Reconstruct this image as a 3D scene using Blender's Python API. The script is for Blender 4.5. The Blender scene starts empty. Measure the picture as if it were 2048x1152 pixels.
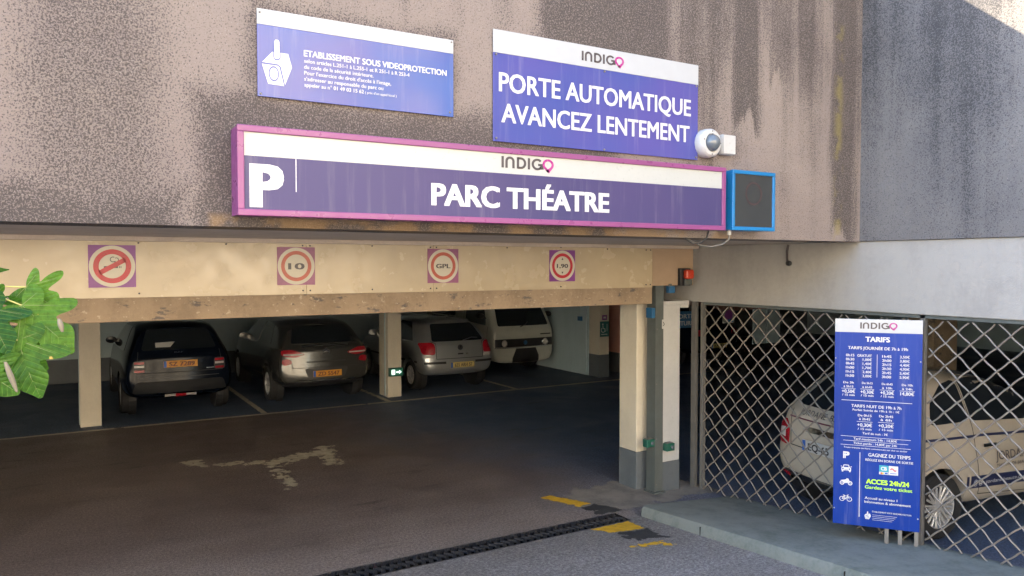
import bpy, bmesh, math, random
from mathutils import Vector, Matrix, noise
from mathutils.bvhtree import BVHTree

R = math.radians
rnd = random.Random(7)
SC = bpy.context.scene
COL = SC.collection

# ------------------------------------------------------------------ camera
cd = bpy.data.cameras.new('camera')
cam = bpy.data.objects.new('camera', cd)
COL.objects.link(cam)
cd.sensor_width = 36.0
cd.lens = 1535 / 2048 * 36.0
cd.clip_start = 0.05
cd.clip_end = 400
cam.location = (0, 0, 2.5)
cam.rotation_euler = (R(90 - 1.754), 0, R(-30.716))
SC.camera = cam

# ------------------------------------------------------------------ sky, sun, exposure
SUN_AZ, SUN_EL = 35.0, 35.2          # azimuth from +Y towards -X
w = bpy.data.worlds.new('World')
SC.world = w
w.use_nodes = True
wn = w.node_tree
bg = wn.nodes['Background']
sky = wn.nodes.new('ShaderNodeTexSky')
sky.sky_type = 'NISHITA'
sky.sun_disc = False
sky.sun_elevation = R(SUN_EL)
sky.sun_rotation = R(-SUN_AZ)
sky.air_density = 1.0
sky.dust_density = 1.0
wn.links.new(sky.outputs[0], bg.inputs[0])
bg.inputs[1].default_value = 0.15
sd = bpy.data.lights.new('sun', 'SUN')
sd.energy = 3.8
sd.angle = R(0.5)
sd.color = (1.0, 0.83, 0.58)
sun = bpy.data.objects.new('sun', sd)
COL.objects.link(sun)
h_ = math.cos(R(SUN_EL))
sdir = Vector((math.sin(R(SUN_AZ)) * h_, -math.cos(R(SUN_AZ)) * h_, -math.sin(R(SUN_EL))))
sun.rotation_euler = sdir.to_track_quat('-Z', 'Y').to_euler()
sun.location = (-10, 20, 20)
SC.view_settings.view_transform = 'Standard'
SC.view_settings.look = 'None'
SC.view_settings.exposure = 3.35
SC.view_settings.gamma = 1.0

# ------------------------------------------------------------------ materials
MATS = {}


def nodes_of(name):
    m = bpy.data.materials.new(name)
    m.use_nodes = True
    nt = m.node_tree
    return m, nt, nt.nodes['Principled BSDF']


class NT:
    """tiny helper for wiring nodes"""
    def __init__(s, nt):
        s.nt = nt

    def new(s, t, **kw):
        n = s.nt.nodes.new(t)
        for k, v in kw.items():
            setattr(n, k, v)
        return n

    def link(s, a, b):
        s.nt.links.new(a, b)

    def noise(s, vec, scale, detail=3, rough=0.55, dist=0.0):
        n = s.new('ShaderNodeTexNoise')
        n.inputs['Scale'].default_value = scale
        n.inputs['Detail'].default_value = detail
        n.inputs['Roughness'].default_value = rough
        n.inputs['Distortion'].default_value = dist
        if vec is not None:
            s.link(vec, n.inputs['Vector'])
        return n.outputs['Fac']

    def ramp(s, fac, stops):
        r = s.new('ShaderNodeValToRGB')
        el = r.color_ramp.elements
        while len(el) > 1:
            el.remove(el[-1])
        for i, (p, c) in enumerate(stops):
            e = el[0] if i == 0 else el.new(p)
            e.position = p
            e.color = (c, c, c, 1) if isinstance(c, (int, float)) else (*c, 1)
        s.link(fac, r.inputs[0])
        return r.outputs[0]

    def mix(s, fac, a, b, blend='MIX'):
        m = s.new('ShaderNodeMix', data_type='RGBA', blend_type=blend)
        for ix, v in ((0, fac), (6, a), (7, b)):
            sock = m.inputs[ix]
            if isinstance(v, bpy.types.NodeSocket):
                s.link(v, sock)
            elif isinstance(v, (int, float)):
                sock.default_value = v if ix == 0 else (v, v, v, 1)
            else:
                sock.default_value = (*v, 1)
        return m.outputs[2]

    def math(s, op, a, b=None, c=None, clamp=False):
        m = s.new('ShaderNodeMath', operation=op, use_clamp=clamp)
        for i, v in enumerate((a, b, c)):
            if v is None:
                continue
            if isinstance(v, (int, float)):
                m.inputs[i].default_value = v
            else:
                s.link(v, m.inputs[i])
        return m.outputs[0]

    def mapr(s, v, a, b, c=0.0, d=1.0):
        m = s.new('ShaderNodeMapRange', interpolation_type='SMOOTHSTEP')
        s.link(v, m.inputs[0])
        for i, x in enumerate((a, b, c, d)):
            m.inputs[i + 1].default_value = x
        return m.outputs[0]

    def pos(s, scale=(1, 1, 1), obj=False):
        if obj:
            p = s.new('ShaderNodeTexCoord').outputs['Object']
        else:
            p = s.new('ShaderNodeNewGeometry').outputs['Position']
        if scale == (1, 1, 1):
            return p
        m = s.new('ShaderNodeMapping')
        m.inputs['Scale'].default_value = scale
        s.link(p, m.inputs[0])
        return m.outputs[0]

    def xyz(s, p):
        n = s.new('ShaderNodeSeparateXYZ')
        s.link(p, n.inputs[0])
        return n.outputs

    def bump(s, hgt, strength, dist, target):
        b = s.new('ShaderNodeBump')
        b.inputs['Strength'].default_value = strength
        b.inputs['Distance'].default_value = dist
        s.link(hgt, b.inputs['Height'])
        s.link(b.outputs[0], target)


def pm(name, col, rough=0.5, metal=0.0, var=0.12, scale=6.0, bump=0.0, coat=0.0, emit=0.0, spec=0.5, rvar=0.08):
    """plain procedural material: colour and gloss modulated by two noises"""
    if name in MATS:
        return MATS[name]
    m, nt, b = nodes_of(name)
    k = NT(nt)
    p = k.pos(obj=True)
    f = k.noise(p, scale, 4, 0.6)
    f2 = k.noise(p, scale * 7.3, 3, 0.6)
    g = k.math('ADD', k.math('MULTIPLY', f, 0.65), k.math('MULTIPLY', f2, 0.35))
    lo = tuple(c * (1 - var) for c in col)
    hi = tuple(min(1, c * (1 + var)) for c in col)
    k.link(k.ramp(g, [(0.3, lo), (0.7, hi)]), b.inputs['Base Color'])
    k.link(k.mapr(f2, 0.3, 0.7, max(0.02, rough - rvar), min(1, rough + rvar)), b.inputs['Roughness'])
    b.inputs['Metallic'].default_value = metal
    b.inputs['Specular IOR Level'].default_value = spec
    if coat:
        b.inputs['Coat Weight'].default_value = coat
        b.inputs['Coat Roughness'].default_value = 0.06
    if bump:
        k.bump(f2, bump, 0.01, b.inputs['Normal'])
    if emit:
        b.inputs['Emission Color'].default_value = (*col, 1)
        b.inputs['Emission Strength'].default_value = emit
    MATS[name] = m
    return m


def box_mask(k, X, Z, cx, cz, hx, hz, soft):
    """1 inside a soft box, fading over `soft` metres outside"""
    dx = k.math('SUBTRACT', k.math('ABSOLUTE', k.math('SUBTRACT', X, cx)), hx)
    dz = k.math('SUBTRACT', k.math('ABSOLUTE', k.math('SUBTRACT', Z, cz)), hz)
    return k.mapr(k.math('MAXIMUM', dx, dz), soft, -0.02, 0.0, 1.0)


def aggregate(name, light1, light2, dark, streaks, side=False, ochre=False):
    """exposed-aggregate cement wall with lichen specks and rain streaks"""
    m, nt, b = nodes_of(name)
    k = NT(nt)
    p = k.pos()
    q = k.pos((4.2, 4.2, 0.16))
    st = k.noise(q, 0.9, 5, 0.62, 0.15)
    st2 = k.noise(k.pos((11, 11, 0.3)), 1.0, 4, 0.6)
    broad = k.noise(p, 1.1, 4, 0.6)
    X, Y, Z = k.xyz(p)
    up = k.mapr(Z, 2.75, 4.4, -0.05, 0.13)
    if side:
        wetx = 0.04
    else:
        wetx = k.mapr(X, 1.8, 4.6, -0.02, 0.10)
    dirt = k.math('ADD', k.math('ADD', k.math('MULTIPLY', st, 0.75), k.math('MULTIPLY', st2, 0.22)),
                  k.math('ADD', k.math('MULTIPLY', broad, 0.35), k.math('ADD', up, wetx)))
    dirt = k.mapr(dirt, streaks[0], streaks[1])
    if not side:
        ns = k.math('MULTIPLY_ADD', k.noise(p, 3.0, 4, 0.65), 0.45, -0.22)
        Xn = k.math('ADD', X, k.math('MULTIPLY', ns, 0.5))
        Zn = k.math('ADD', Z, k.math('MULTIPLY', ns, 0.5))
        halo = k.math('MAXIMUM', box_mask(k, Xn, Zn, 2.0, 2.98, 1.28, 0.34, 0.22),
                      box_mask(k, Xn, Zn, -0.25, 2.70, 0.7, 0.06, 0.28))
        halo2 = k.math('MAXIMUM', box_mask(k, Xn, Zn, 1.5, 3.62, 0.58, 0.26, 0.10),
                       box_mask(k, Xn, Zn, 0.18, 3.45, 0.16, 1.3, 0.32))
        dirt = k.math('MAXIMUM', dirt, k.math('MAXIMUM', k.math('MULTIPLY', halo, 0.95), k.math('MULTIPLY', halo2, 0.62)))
        ns2 = k.math('MULTIPLY_ADD', k.noise(k.pos((6, 6, 0.5)), 1.3, 4, 0.65), 0.5, -0.25)
        Xs_ = k.math('ADD', X, k.math('MULTIPLY', ns2, 0.45))
        Zs_ = k.math('ADD', Z, k.math('MULTIPLY', ns2, 1.6))
        runs = None
        for cx, cz, hx_, hz, sf, am in ((3.30, 5.0, 0.50, 1.05, 0.16, 0.95), (4.66, 4.9, 0.12, 1.25, 0.10, 1.0), (5.02, 5.0, 0.06, 1.0, 0.08, 0.7), (5.86, 4.0, 0.13, 1.2, 0.10, 0.9),
                                        (0.30, 4.7, 0.10, 0.75, 0.14, 0.9), (2.25, 5.0, 0.08, 0.8, 0.1, 0.6), (-0.1, 5.0, 0.05, 0.9, 0.1, 0.6), (4.35, 4.9, 0.05, 0.8, 0.06, 0.8)):
            b_ = k.math('MULTIPLY', box_mask(k, Xs_, Zs_, cx, cz, hx_, hz, sf), am)
            runs = b_ if runs is None else k.math('MAXIMUM', runs, b_)
        dirt = k.math('MAXIMUM', dirt, runs)
    sp = k.noise(p, 98, 3, 0.62)
    sp2 = k.noise(p, 190, 2, 0.6)
    spk = k.math('ADD', k.math('MULTIPLY', sp, 0.6), k.math('MULTIPLY', sp2, 0.4))
    thr = k.math('MULTIPLY_ADD', dirt, 0.135, 0.425)
    mask = k.mapr(k.math('SUBTRACT', thr, spk), -0.03, 0.05)
    base = k.mix(k.ramp(broad, [(0.35, 0.0), (0.65, 1.0)]), light1, light2)
    base = k.mix(k.math('MULTIPLY', dirt, 0.30), base, dark)
    c = k.mix(k.math('MULTIPLY', mask, 0.79), base, dark)
    v = k.new('ShaderNodeTexVoronoi')
    v.inputs['Scale'].default_value = 85
    k.link(p, v.inputs['Vector'])
    dots = k.math('MULTIPLY', k.mapr(v.outputs['Distance'], 0.19, 0.12),
                  k.mapr(k.noise(p, 9, 2), 0.46, 0.6))
    c = k.mix(k.math('MULTIPLY', dots, 0.6), c, (0.40, 0.37, 0.34))
    if ochre:
        om = k.math('MULTIPLY', box_mask(k, X, Z, 2.6, 2.72, 1.9, 0.035, 0.03), k.mapr(k.noise(p, 5, 4), 0.4, 0.56))
        c = k.mix(k.math('MULTIPLY', om, 0.6), c, (0.26, 0.17, 0.085))
        ym = k.math('MULTIPLY', box_mask(k, X, Z, 5.78, 3.6, 0.02, 0.9, 0.07), k.mapr(k.noise(p, 7, 4), 0.42, 0.6))
        c = k.mix(k.math('MULTIPLY', ym, 0.55), c, (0.22, 0.18, 0.06))
    k.link(c, b.inputs['Base Color'])
    b.inputs['Roughness'].default_value = 0.92
    b.inputs['Specular IOR Level'].default_value = 0.2
    k.bump(spk, 0.7, 0.012, b.inputs['Normal'])
    MATS[name] = m
    return m


def concrete(name, col, stain, amount=0.6, scale=2.0, rough=0.85, chips=False):
    m, nt, b = nodes_of(name)
    k = NT(nt)
    p = k.pos()
    n1 = k.noise(p, scale, 6, 0.65, 0.3)
    n2 = k.noise(p, scale * 14, 4, 0.6)
    n3 = k.noise(k.pos((5, 5, 0.9)), 1.2, 4, 0.6)
    d = k.math('ADD', k.math('MULTIPLY', n1, 0.5), k.math('ADD', k.math('MULTIPLY', n2, 0.2), k.math('MULTIPLY', n3, 0.3)))
    f = k.math('MULTIPLY', k.mapr(d, 0.42, 0.66), amount)
    c = k.mix(f, col, stain)
    if chips:
        cm = k.math('MULTIPLY', k.mapr(k.noise(k.pos((1, 1, 2.4)), 5.2, 5, 0.7), 0.57, 0.63), 0.7)
        c = k.mix(cm, c, (0.06, 0.06, 0.07))
        lm = k.mapr(k.noise(k.pos((1, 1, 1.5)), 21, 3, 0.7), 0.63, 0.67)
        c = k.mix(k.math('MULTIPLY', lm, 0.5), c, (0.55, 0.47, 0.36))
    k.link(c, b.inputs['Base Color'])
    b.inputs['Roughness'].default_value = rough
    k.bump(k.math('ADD', n2, k.math('MULTIPLY', k.noise(p, 90, 2), 0.5)), 0.35, 0.008, b.inputs['Normal'])
    MATS[name] = m
    return m


def asphalt(name, c1, c2, stone, rough=0.8, gloss=0.0, dust=None):
    m, nt, b = nodes_of(name)
    k = NT(nt)
    p = k.pos()
    big = k.noise(p, 0.9, 5, 0.62, 0.4)
    tyre = k.noise(k.pos((0.5, 3.2, 1)), 0.8, 4, 0.6)
    fine = k.noise(p, 120, 3, 0.7)
    v = k.new('ShaderNodeTexVoronoi')
    v.inputs['Scale'].default_value = 95
    k.link(p, v.inputs['Vector'])
    f = k.math('ADD', k.math('MULTIPLY', big, 0.6), k.math('MULTIPLY', tyre, 0.4))
    c = k.mix(k.ramp(f, [(0.36, 0.0), (0.64, 1.0)]), c1, c2)
    if dust:
        X, Y, Z = k.xyz(p)
        e = k.math('ADD', Y, k.math('MULTIPLY', k.noise(k.pos((0.45, 1.2, 1)), 1.4, 5, 0.65), 3.0))
        c = k.mix(k.math('MULTIPLY', k.mapr(e, 9.6, 7.3), 0.85), c, dust)
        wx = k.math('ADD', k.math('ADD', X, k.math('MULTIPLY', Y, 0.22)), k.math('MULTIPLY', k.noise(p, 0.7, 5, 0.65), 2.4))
        c = k.mix(k.mapr(wx, 6.6, 9.8), c, (0.085, 0.14, 0.25))  # navy interior shade painted into the floor, growing to the right
        oil = k.mapr(k.noise(k.pos((0.35, 1.6, 1)), 2.6, 4, 0.6), 0.60, 0.72)
        c = k.mix(k.math('MULTIPLY', oil, 0.55), c, (0.05, 0.042, 0.04))
    mid = k.noise(p, 42, 3, 0.75)
    c = k.mix(1.0, c, k.ramp(mid, [(0.34, 0.52), (0.52, 1.0), (0.68, 1.5)]), 'MULTIPLY')
    c = k.mix(k.mapr(fine, 0.36, 0.7), k.mix(1.0, c, 0.55, 'MULTIPLY'), k.mix(1.0, c, (1.0, 1.0, 1.0), 'MULTIPLY'))
    sp = k.math('MULTIPLY', k.mapr(v.outputs['Distance'], 0.3, 0.2), k.mapr(k.noise(p, 40, 2), 0.52, 0.6))
    c = k.mix(k.math('MULTIPLY', sp, 0.65), c, stone)
    k.link(c, b.inputs['Base Color'])
    k.link(k.mapr(big, 0.35, 0.65, rough - 0.12 - gloss, rough + 0.08), b.inputs['Roughness'])
    b.inputs['Specular IOR Level'].default_value = 0.4
    k.bump(k.math('ADD', fine, v.outputs['Distance']), 0.5, 0.008, b.inputs['Normal'])
    MATS[name] = m
    return m


def print_mat(name, c1, c2, rough=0.14, scale=1.2, emit=0.0):
    """glossy printed sign sheet, colour drifting between two tones, slight dust"""
    m, nt, b = nodes_of(name)
    k = NT(nt)
    p = k.pos(obj=True)
    f = k.noise(p, scale, 2, 0.5)
    c = k.mix(k.ramp(f, [(0.35, 0.0), (0.65, 1.0)]), c1, c2)
    d = k.mapr(k.noise(k.pos((16, 16, 1.1), True), 1.0, 5, 0.7), 0.5, 0.8, 0.0, 0.13)
    c = k.mix(d, c, (0.45, 0.42, 0.4))
    k.link(c, b.inputs['Base Color'])
    k.link(k.mapr(k.noise(p, 2.5, 3), 0.3, 0.75, rough, rough + 0.1), b.inputs['Roughness'])
    b.inputs['Specular IOR Level'].default_value = 0.5 if rough < 0.3 else 0.25
    k.bump(k.noise(p, 3.5, 2), 0.03, 0.02, b.inputs['Normal'])
    MATS[name] = m
    return m


M_FACADE = aggregate('facade_aggregate', (0.245, 0.205, 0.18), (0.212, 0.176, 0.16), (0.046, 0.040, 0.039), (0.70, 1.08), ochre=True)
M_SIDE = aggregate('side_wall_render', (0.175, 0.166, 0.162), (0.142, 0.136, 0.138), (0.04, 0.04, 0.044), (0.60, 1.0), side=True)
M_BEAMW = concrete('white_paint_beam', (0.3256, 0.3108, 0.2886), (0.1998, 0.1887, 0.1776), 0.45, 1.6, 0.7)
M_SOFFIT = concrete('soffit_concrete', (0.48, 0.408, 0.344), (0.336, 0.28, 0.232), 0.6, 2.0)
M_LINTEL = concrete('lintel_concrete', (0.312, 0.234, 0.156), (0.1872, 0.1365, 0.0897), 0.75, 3.0, 0.85, chips=True)
M_KERB = concrete('kerb_concrete', (0.1734, 0.1878, 0.1697), (0.0867, 0.1047, 0.09027), 0.85, 2.4)
M_APRON = concrete('apron_concrete', (0.221, 0.204, 0.1827), (0.102, 0.09775, 0.0935), 0.9, 3.4)
M_WALLI = concrete('inner_wall_paint', (0.384, 0.48, 0.512), (0.288, 0.368, 0.4), 0.5, 1.2, 0.75)
M_COLUMN = concrete('column_paint', (0.528, 0.48, 0.384), (0.368, 0.328, 0.264), 0.4, 2.0, 0.65)
M_PINK = concrete('pink_wall_paint', (0.58, 0.30, 0.25), (0.42, 0.22, 0.19), 0.4, 1.5, 0.75)
M_CEIL = concrete('ceiling_concrete', (0.45, 0.46, 0.47), (0.32, 0.33, 0.34), 0.5, 1.5)
M_GREYP = concrete('grey_dado_paint', (0.105, 0.12, 0.13), (0.06, 0.07, 0.08), 0.5, 3.0, 0.6)
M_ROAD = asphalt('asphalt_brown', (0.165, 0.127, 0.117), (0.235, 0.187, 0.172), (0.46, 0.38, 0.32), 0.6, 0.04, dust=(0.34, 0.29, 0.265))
M_STALL_SHADE = asphalt('stall_shade_tint', (0.085, 0.125, 0.20), (0.11, 0.155, 0.24), (0.2, 0.24, 0.3), 0.6, 0.02)  # blue of the dim interior painted into the stall floor
M_RAMP = asphalt('asphalt_grey', (0.24, 0.225, 0.215), (0.32, 0.30, 0.29), (0.5, 0.47, 0.44), 0.85)
M_STREET = asphalt('street_asphalt', (0.16, 0.15, 0.135), (0.22, 0.2, 0.18), (0.36, 0.33, 0.30), 0.85)
M_PANEL = None


def panel_mat():
    m, nt, b = nodes_of('cream_lacquer_panel')
    k = NT(nt)
    p = k.pos()
    n = k.noise(p, 2.5, 5, 0.6)
    c = k.mix(k.ramp(n, [(0.35, 0.0), (0.7, 1.0)]), (0.48, 0.39, 0.255), (0.42, 0.34, 0.22))
    s = k.noise(k.pos((2.2, 1, 9.0)), 3.2, 6, 0.75, 1.2)
    c = k.mix(k.math('MULTIPLY', k.mapr(s, 0.675, 0.71), 0.45), c, (0.25, 0.2, 0.14))
    X, Y, Z = k.xyz(p)
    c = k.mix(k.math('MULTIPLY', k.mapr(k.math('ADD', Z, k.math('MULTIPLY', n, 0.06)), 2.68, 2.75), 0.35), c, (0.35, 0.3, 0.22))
    k.link(c, b.inputs['Base Color'])
    k.link(k.mapr(k.noise(p, 6, 4), 0.3, 0.7, 0.16, 0.30), b.inputs['Roughness'])
    b.inputs['Specular IOR Level'].default_value = 0.6
    k.bump(k.noise(k.pos((0.8, 1, 1.6)), 2.0, 3, 0.5), 0.10, 0.03, b.inputs['Normal'])
    return m


M_PANEL = panel_mat()
M_PANEL2 = pm('tan_panel', (0.375, 0.27, 0.18), 0.5, var=0.1, scale=3)
M_WHITE = pm('sign_white', (0.3744, 0.3924, 0.4104), 0.25, var=0.04, scale=1.5, rvar=0.02)
M_INKW = pm('letter_white', (0.5148, 0.5226, 0.5382), 0.3, var=0.03, scale=9)
M_INKD = pm('letter_grey', (0.055, 0.045, 0.05), 0.35, var=0.1)
M_MAG = pm('logo_magenta', (0.34, 0.03, 0.20), 0.3, var=0.1)
M_RED = pm('sign_red', (0.44, 0.02, 0.032), 0.35, var=0.18, scale=9)
M_PURP = pm('sticker_purple', (0.2025, 0.045, 0.225), 0.35, var=0.15, scale=5)
M_STW = pm('sticker_cream', (0.54, 0.495, 0.39), 0.35, var=0.06, scale=5)
M_BLK = pm('ink_black', (0.025, 0.022, 0.025), 0.45)
M_PINKF = pm('pink_frame_metal', (0.21, 0.05, 0.16), 0.34, var=0.1, scale=2)
M_BLUEF = pm('blue_box_metal', (0.009, 0.15, 0.36), 0.35, var=0.12, scale=3)
M_S1 = print_mat('print_blue_violet', (0.0546, 0.0546, 0.234), (0.00936, 0.0663, 0.2808))
M_S2 = print_mat('print_indigo', (0.039, 0.0624, 0.2496), (0.0663, 0.0585, 0.2496))
M_S3 = print_mat('print_dark_violet', (0.0468, 0.0429, 0.1209), (0.0585, 0.0468, 0.1287), 0.30)
M_S4 = print_mat('print_tariff_blue', (0.0016, 0.024, 0.192), (0.0024, 0.032, 0.232), 0.35)
M_LBW = pm('lightbox_white', (0.3922, 0.4033, 0.3848), 0.35, var=0.03)
M_SCREEN = pm('dark_display', (0.035, 0.038, 0.038), 0.25, var=0.08, scale=2, rvar=0.0)
M_STEEL = pm('steel_green_grey', (0.11, 0.125, 0.12), 0.5, 0.3, var=0.2, scale=4, bump=0.1)
M_GALV = pm('galvanised', (0.182, 0.1755, 0.1625), 0.5, 0.4, var=0.18, scale=9)
M_GATE = pm('gate_wire', (0.19, 0.168, 0.142), 0.55, 0.2, var=0.25, scale=14, bump=0.15)
M_IRON = pm('cast_iron', (0.05, 0.052, 0.06), 0.32, 0.4, var=0.35, scale=20, bump=0.3)
M_TRENCH = pm('trench_dirt', (0.012, 0.011, 0.010), 0.95, var=0.4)
M_YEL = pm('yellow_paint', (0.60, 0.35, 0.02), 0.7, var=0.28, scale=14, bump=0.2)
M_BLKP = pm('black_patch_paint', (0.03, 0.032, 0.035), 0.7, var=0.3, scale=14, bump=0.2)
M_LINE = pm('line_paint', (0.494, 0.456, 0.361), 0.75, var=0.3, scale=12, bump=0.2)
M_PLASTW = pm('white_plastic', (0.4464, 0.4464, 0.434), 0.35, var=0.08)
M_PLASTG = pm('green_plastic', (0.015, 0.085, 0.06), 0.4, var=0.2)
M_PLASTK = pm('black_plastic', (0.02, 0.02, 0.022), 0.45, var=0.2)
M_PLASTB = pm('blue_plastic', (0.02, 0.10, 0.22), 0.4, var=0.2)
M_ORANGE = pm('red_orange_lens', (0.496, 0.044, 0.016), 0.25, var=0.15, scale=20)
M_SMOKE = pm('smoked_dome', (0.10, 0.12, 0.14), 0.06, var=0.1, coat=0.5)
M_RUBBER = pm('tyre_rubber', (0.018, 0.018, 0.019), 0.8, var=0.25, scale=15)
M_ALLOY = pm('alloy_rim', (0.42, 0.42, 0.42), 0.35, 0.25, var=0.06, rvar=0.0)
M_GLASSD = pm('dark_car_glass', (0.012, 0.016, 0.02), 0.05, var=0.2, coat=0.3, rvar=0.0)
M_CHROME = pm('chrome', (0.7, 0.7, 0.7), 0.12, 1.0, var=0.05, rvar=0.0)
M_TAIL = pm('tail_lamp_red', (0.315, 0.009, 0.01875), 0.25, var=0.25, scale=25, coat=0.1, spec=0.3)
M_TAILW = pm('lamp_white', (0.462, 0.448, 0.434), 0.25, var=0.15, scale=25, coat=0.1, spec=0.3)
M_PLATEO = pm('plate_orange', (0.56, 0.24, 0.016), 0.4, var=0.08)
M_PLATEY = pm('plate_yellow', (0.528, 0.416, 0.16), 0.45, var=0.1)
M_PLATEB = pm('plate_band_blue', (0.01, 0.09, 0.38), 0.4)
M_BUMPER = pm('bumper_black', (0.010, 0.011, 0.013), 0.55, var=0.2, spec=0.2, rvar=0.03)
M_GAP = pm('panel_gap', (0.02, 0.02, 0.02), 0.8)
M_BLACKCAR = pm('paint_blue_black', (0.0036, 0.006, 0.012), 0.14, 0.0, var=0.1, coat=0.0, spec=0.14, rvar=0.0)
M_DARKCAR = pm('paint_graphite', (0.085, 0.085, 0.08), 0.22, 0.6, var=0.1, coat=0.35, rvar=0.0)
M_SILVER = pm('paint_silver', (0.40, 0.415, 0.42), 0.28, 0.65, var=0.06, coat=1.0, rvar=0.0)
M_CREAMCAR = pm('paint_cream', (0.434, 0.3844, 0.31), 0.25, 0.0, var=0.04, coat=1.0, rvar=0.0)
M_VANW = pm('paint_van_white', (0.45, 0.465, 0.4125), 0.35, 0.0, var=0.08, coat=0.4, rvar=0.0)
M_EXIT = pm('exit_lamp_face', (0.02, 0.12, 0.07), 0.4, emit=0.05)
M_EXITW = pm('exit_lamp_glyph', (0.75, 0.95, 0.85), 0.4, emit=0.3)
M_BARK = pm('bark', (0.16, 0.12, 0.08), 0.85, var=0.3, scale=20, bump=0.4)
M_STALK = pm('leaf_stalk', (0.38, 0.36, 0.10), 0.5, var=0.2)
M_VEIN = pm('leaf_vein', (0.16, 0.22, 0.06), 0.5, var=0.2)
M_DRYLEAF = pm('dry_leaf', (0.16, 0.14, 0.10), 0.6, var=0.15, scale=20)
M_OPP = concrete('sunlit_render', (0.78, 0.70, 0.58), (0.68, 0.60, 0.48), 0.5, 0.6, 0.85)
M_OPPW = pm('far_window_glass', (0.05, 0.06, 0.07), 0.1)


def leaf_mat():
    m = bpy.data.materials.new('leaf_green')
    m.use_nodes = True
    nt = m.node_tree
    k = NT(nt)
    b = nt.nodes['Principled BSDF']
    p = k.pos(obj=True)
    n = k.math('ADD', k.math('MULTIPLY', k.noise(p, 14, 3), 0.55), k.math('MULTIPLY', k.new('ShaderNodeObjectInfo').outputs['Random'], 0.45))
    c = k.mix(k.ramp(n, [(0.35, 0.0), (0.65, 1.0)]), (0.022, 0.085, 0.016), (0.08, 0.185, 0.02))
    uv = k.new('ShaderNodeUVMap', uv_map='leaf').outputs[0]
    U_, V_, W_ = k.xyz(uv)
    au = k.math('ABSOLUTE', U_)
    rib = k.math('ABSOLUTE', k.math('SINE', k.math('MULTIPLY', k.math('ADD', k.math('SUBTRACT', V_, k.math('MULTIPLY', au, 0.75)), k.math('MULTIPLY', k.noise(p, 20, 2), 0.05)), 26)))
    ribm = k.math('MULTIPLY', k.mapr(rib, 0.22, 0.02), 0.55)
    c = k.mix(ribm, c, (0.17, 0.30, 0.06))
    mott = k.noise(p, 70, 4, 0.7)
    c = k.mix(1.0, c, k.ramp(mott, [(0.3, 0.62), (0.7, 1.25)]), 'MULTIPLY')
    k.bump(k.math('ADD', k.math('MULTIPLY', rib, 0.6), k.math('MULTIPLY', mott, 0.5)), 0.6, 0.004, b.inputs['Normal'])
    spot = k.mapr(k.noise(p, 24, 3, 0.7), 0.68, 0.72)
    c = k.mix(spot, c, (0.5, 0.36, 0.10))
    k.link(c, b.inputs['Base Color'])
    b.inputs['Roughness'].default_value = 0.5
    b.inputs['Specular IOR Level'].default_value = 0.2
    tr = k.new('ShaderNodeBsdfTranslucent')
    k.link(k.mix(1.0, c, (1.5, 1.5, 0.7), 'MULTIPLY'), tr.inputs[0])
    mx = k.new('ShaderNodeMixShader')
    mx.inputs[0].default_value = 0.42
    k.link(b.outputs[0], mx.inputs[1])
    k.link(tr.outputs[0], mx.inputs[2])
    k.link(mx.outputs[0], nt.nodes['Material Output'].inputs[0])
    return m


M_LEAF = leaf_mat()

# ------------------------------------------------------------------ object helpers


def tag(o, label=None, cat=None, group=None, kind=None):
    if label:
        o['label'] = label
    if cat:
        o['category'] = cat
    if group:
        o['group'] = group
    if kind:
        o['kind'] = kind
    return o


def thing(name, label, cat, loc=(0, 0, 0), rz=0.0, group=None):
    o = bpy.data.objects.new(name, None)
    o.empty_display_size = 0.1
    COL.objects.link(o)
    o.location = loc
    o.rotation_euler = (0, 0, rz)
    return tag(o, label, cat, group)


def link(name, me, mat, parent=None, loc=None):
    o = bpy.data.objects.new(name, me)
    COL.objects.link(o)
    if mat is not None and not me.materials:
        me.materials.append(mat)
    if parent is not None:
        o.parent = parent
    if loc is not None:
        o.location = loc
    return o


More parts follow.
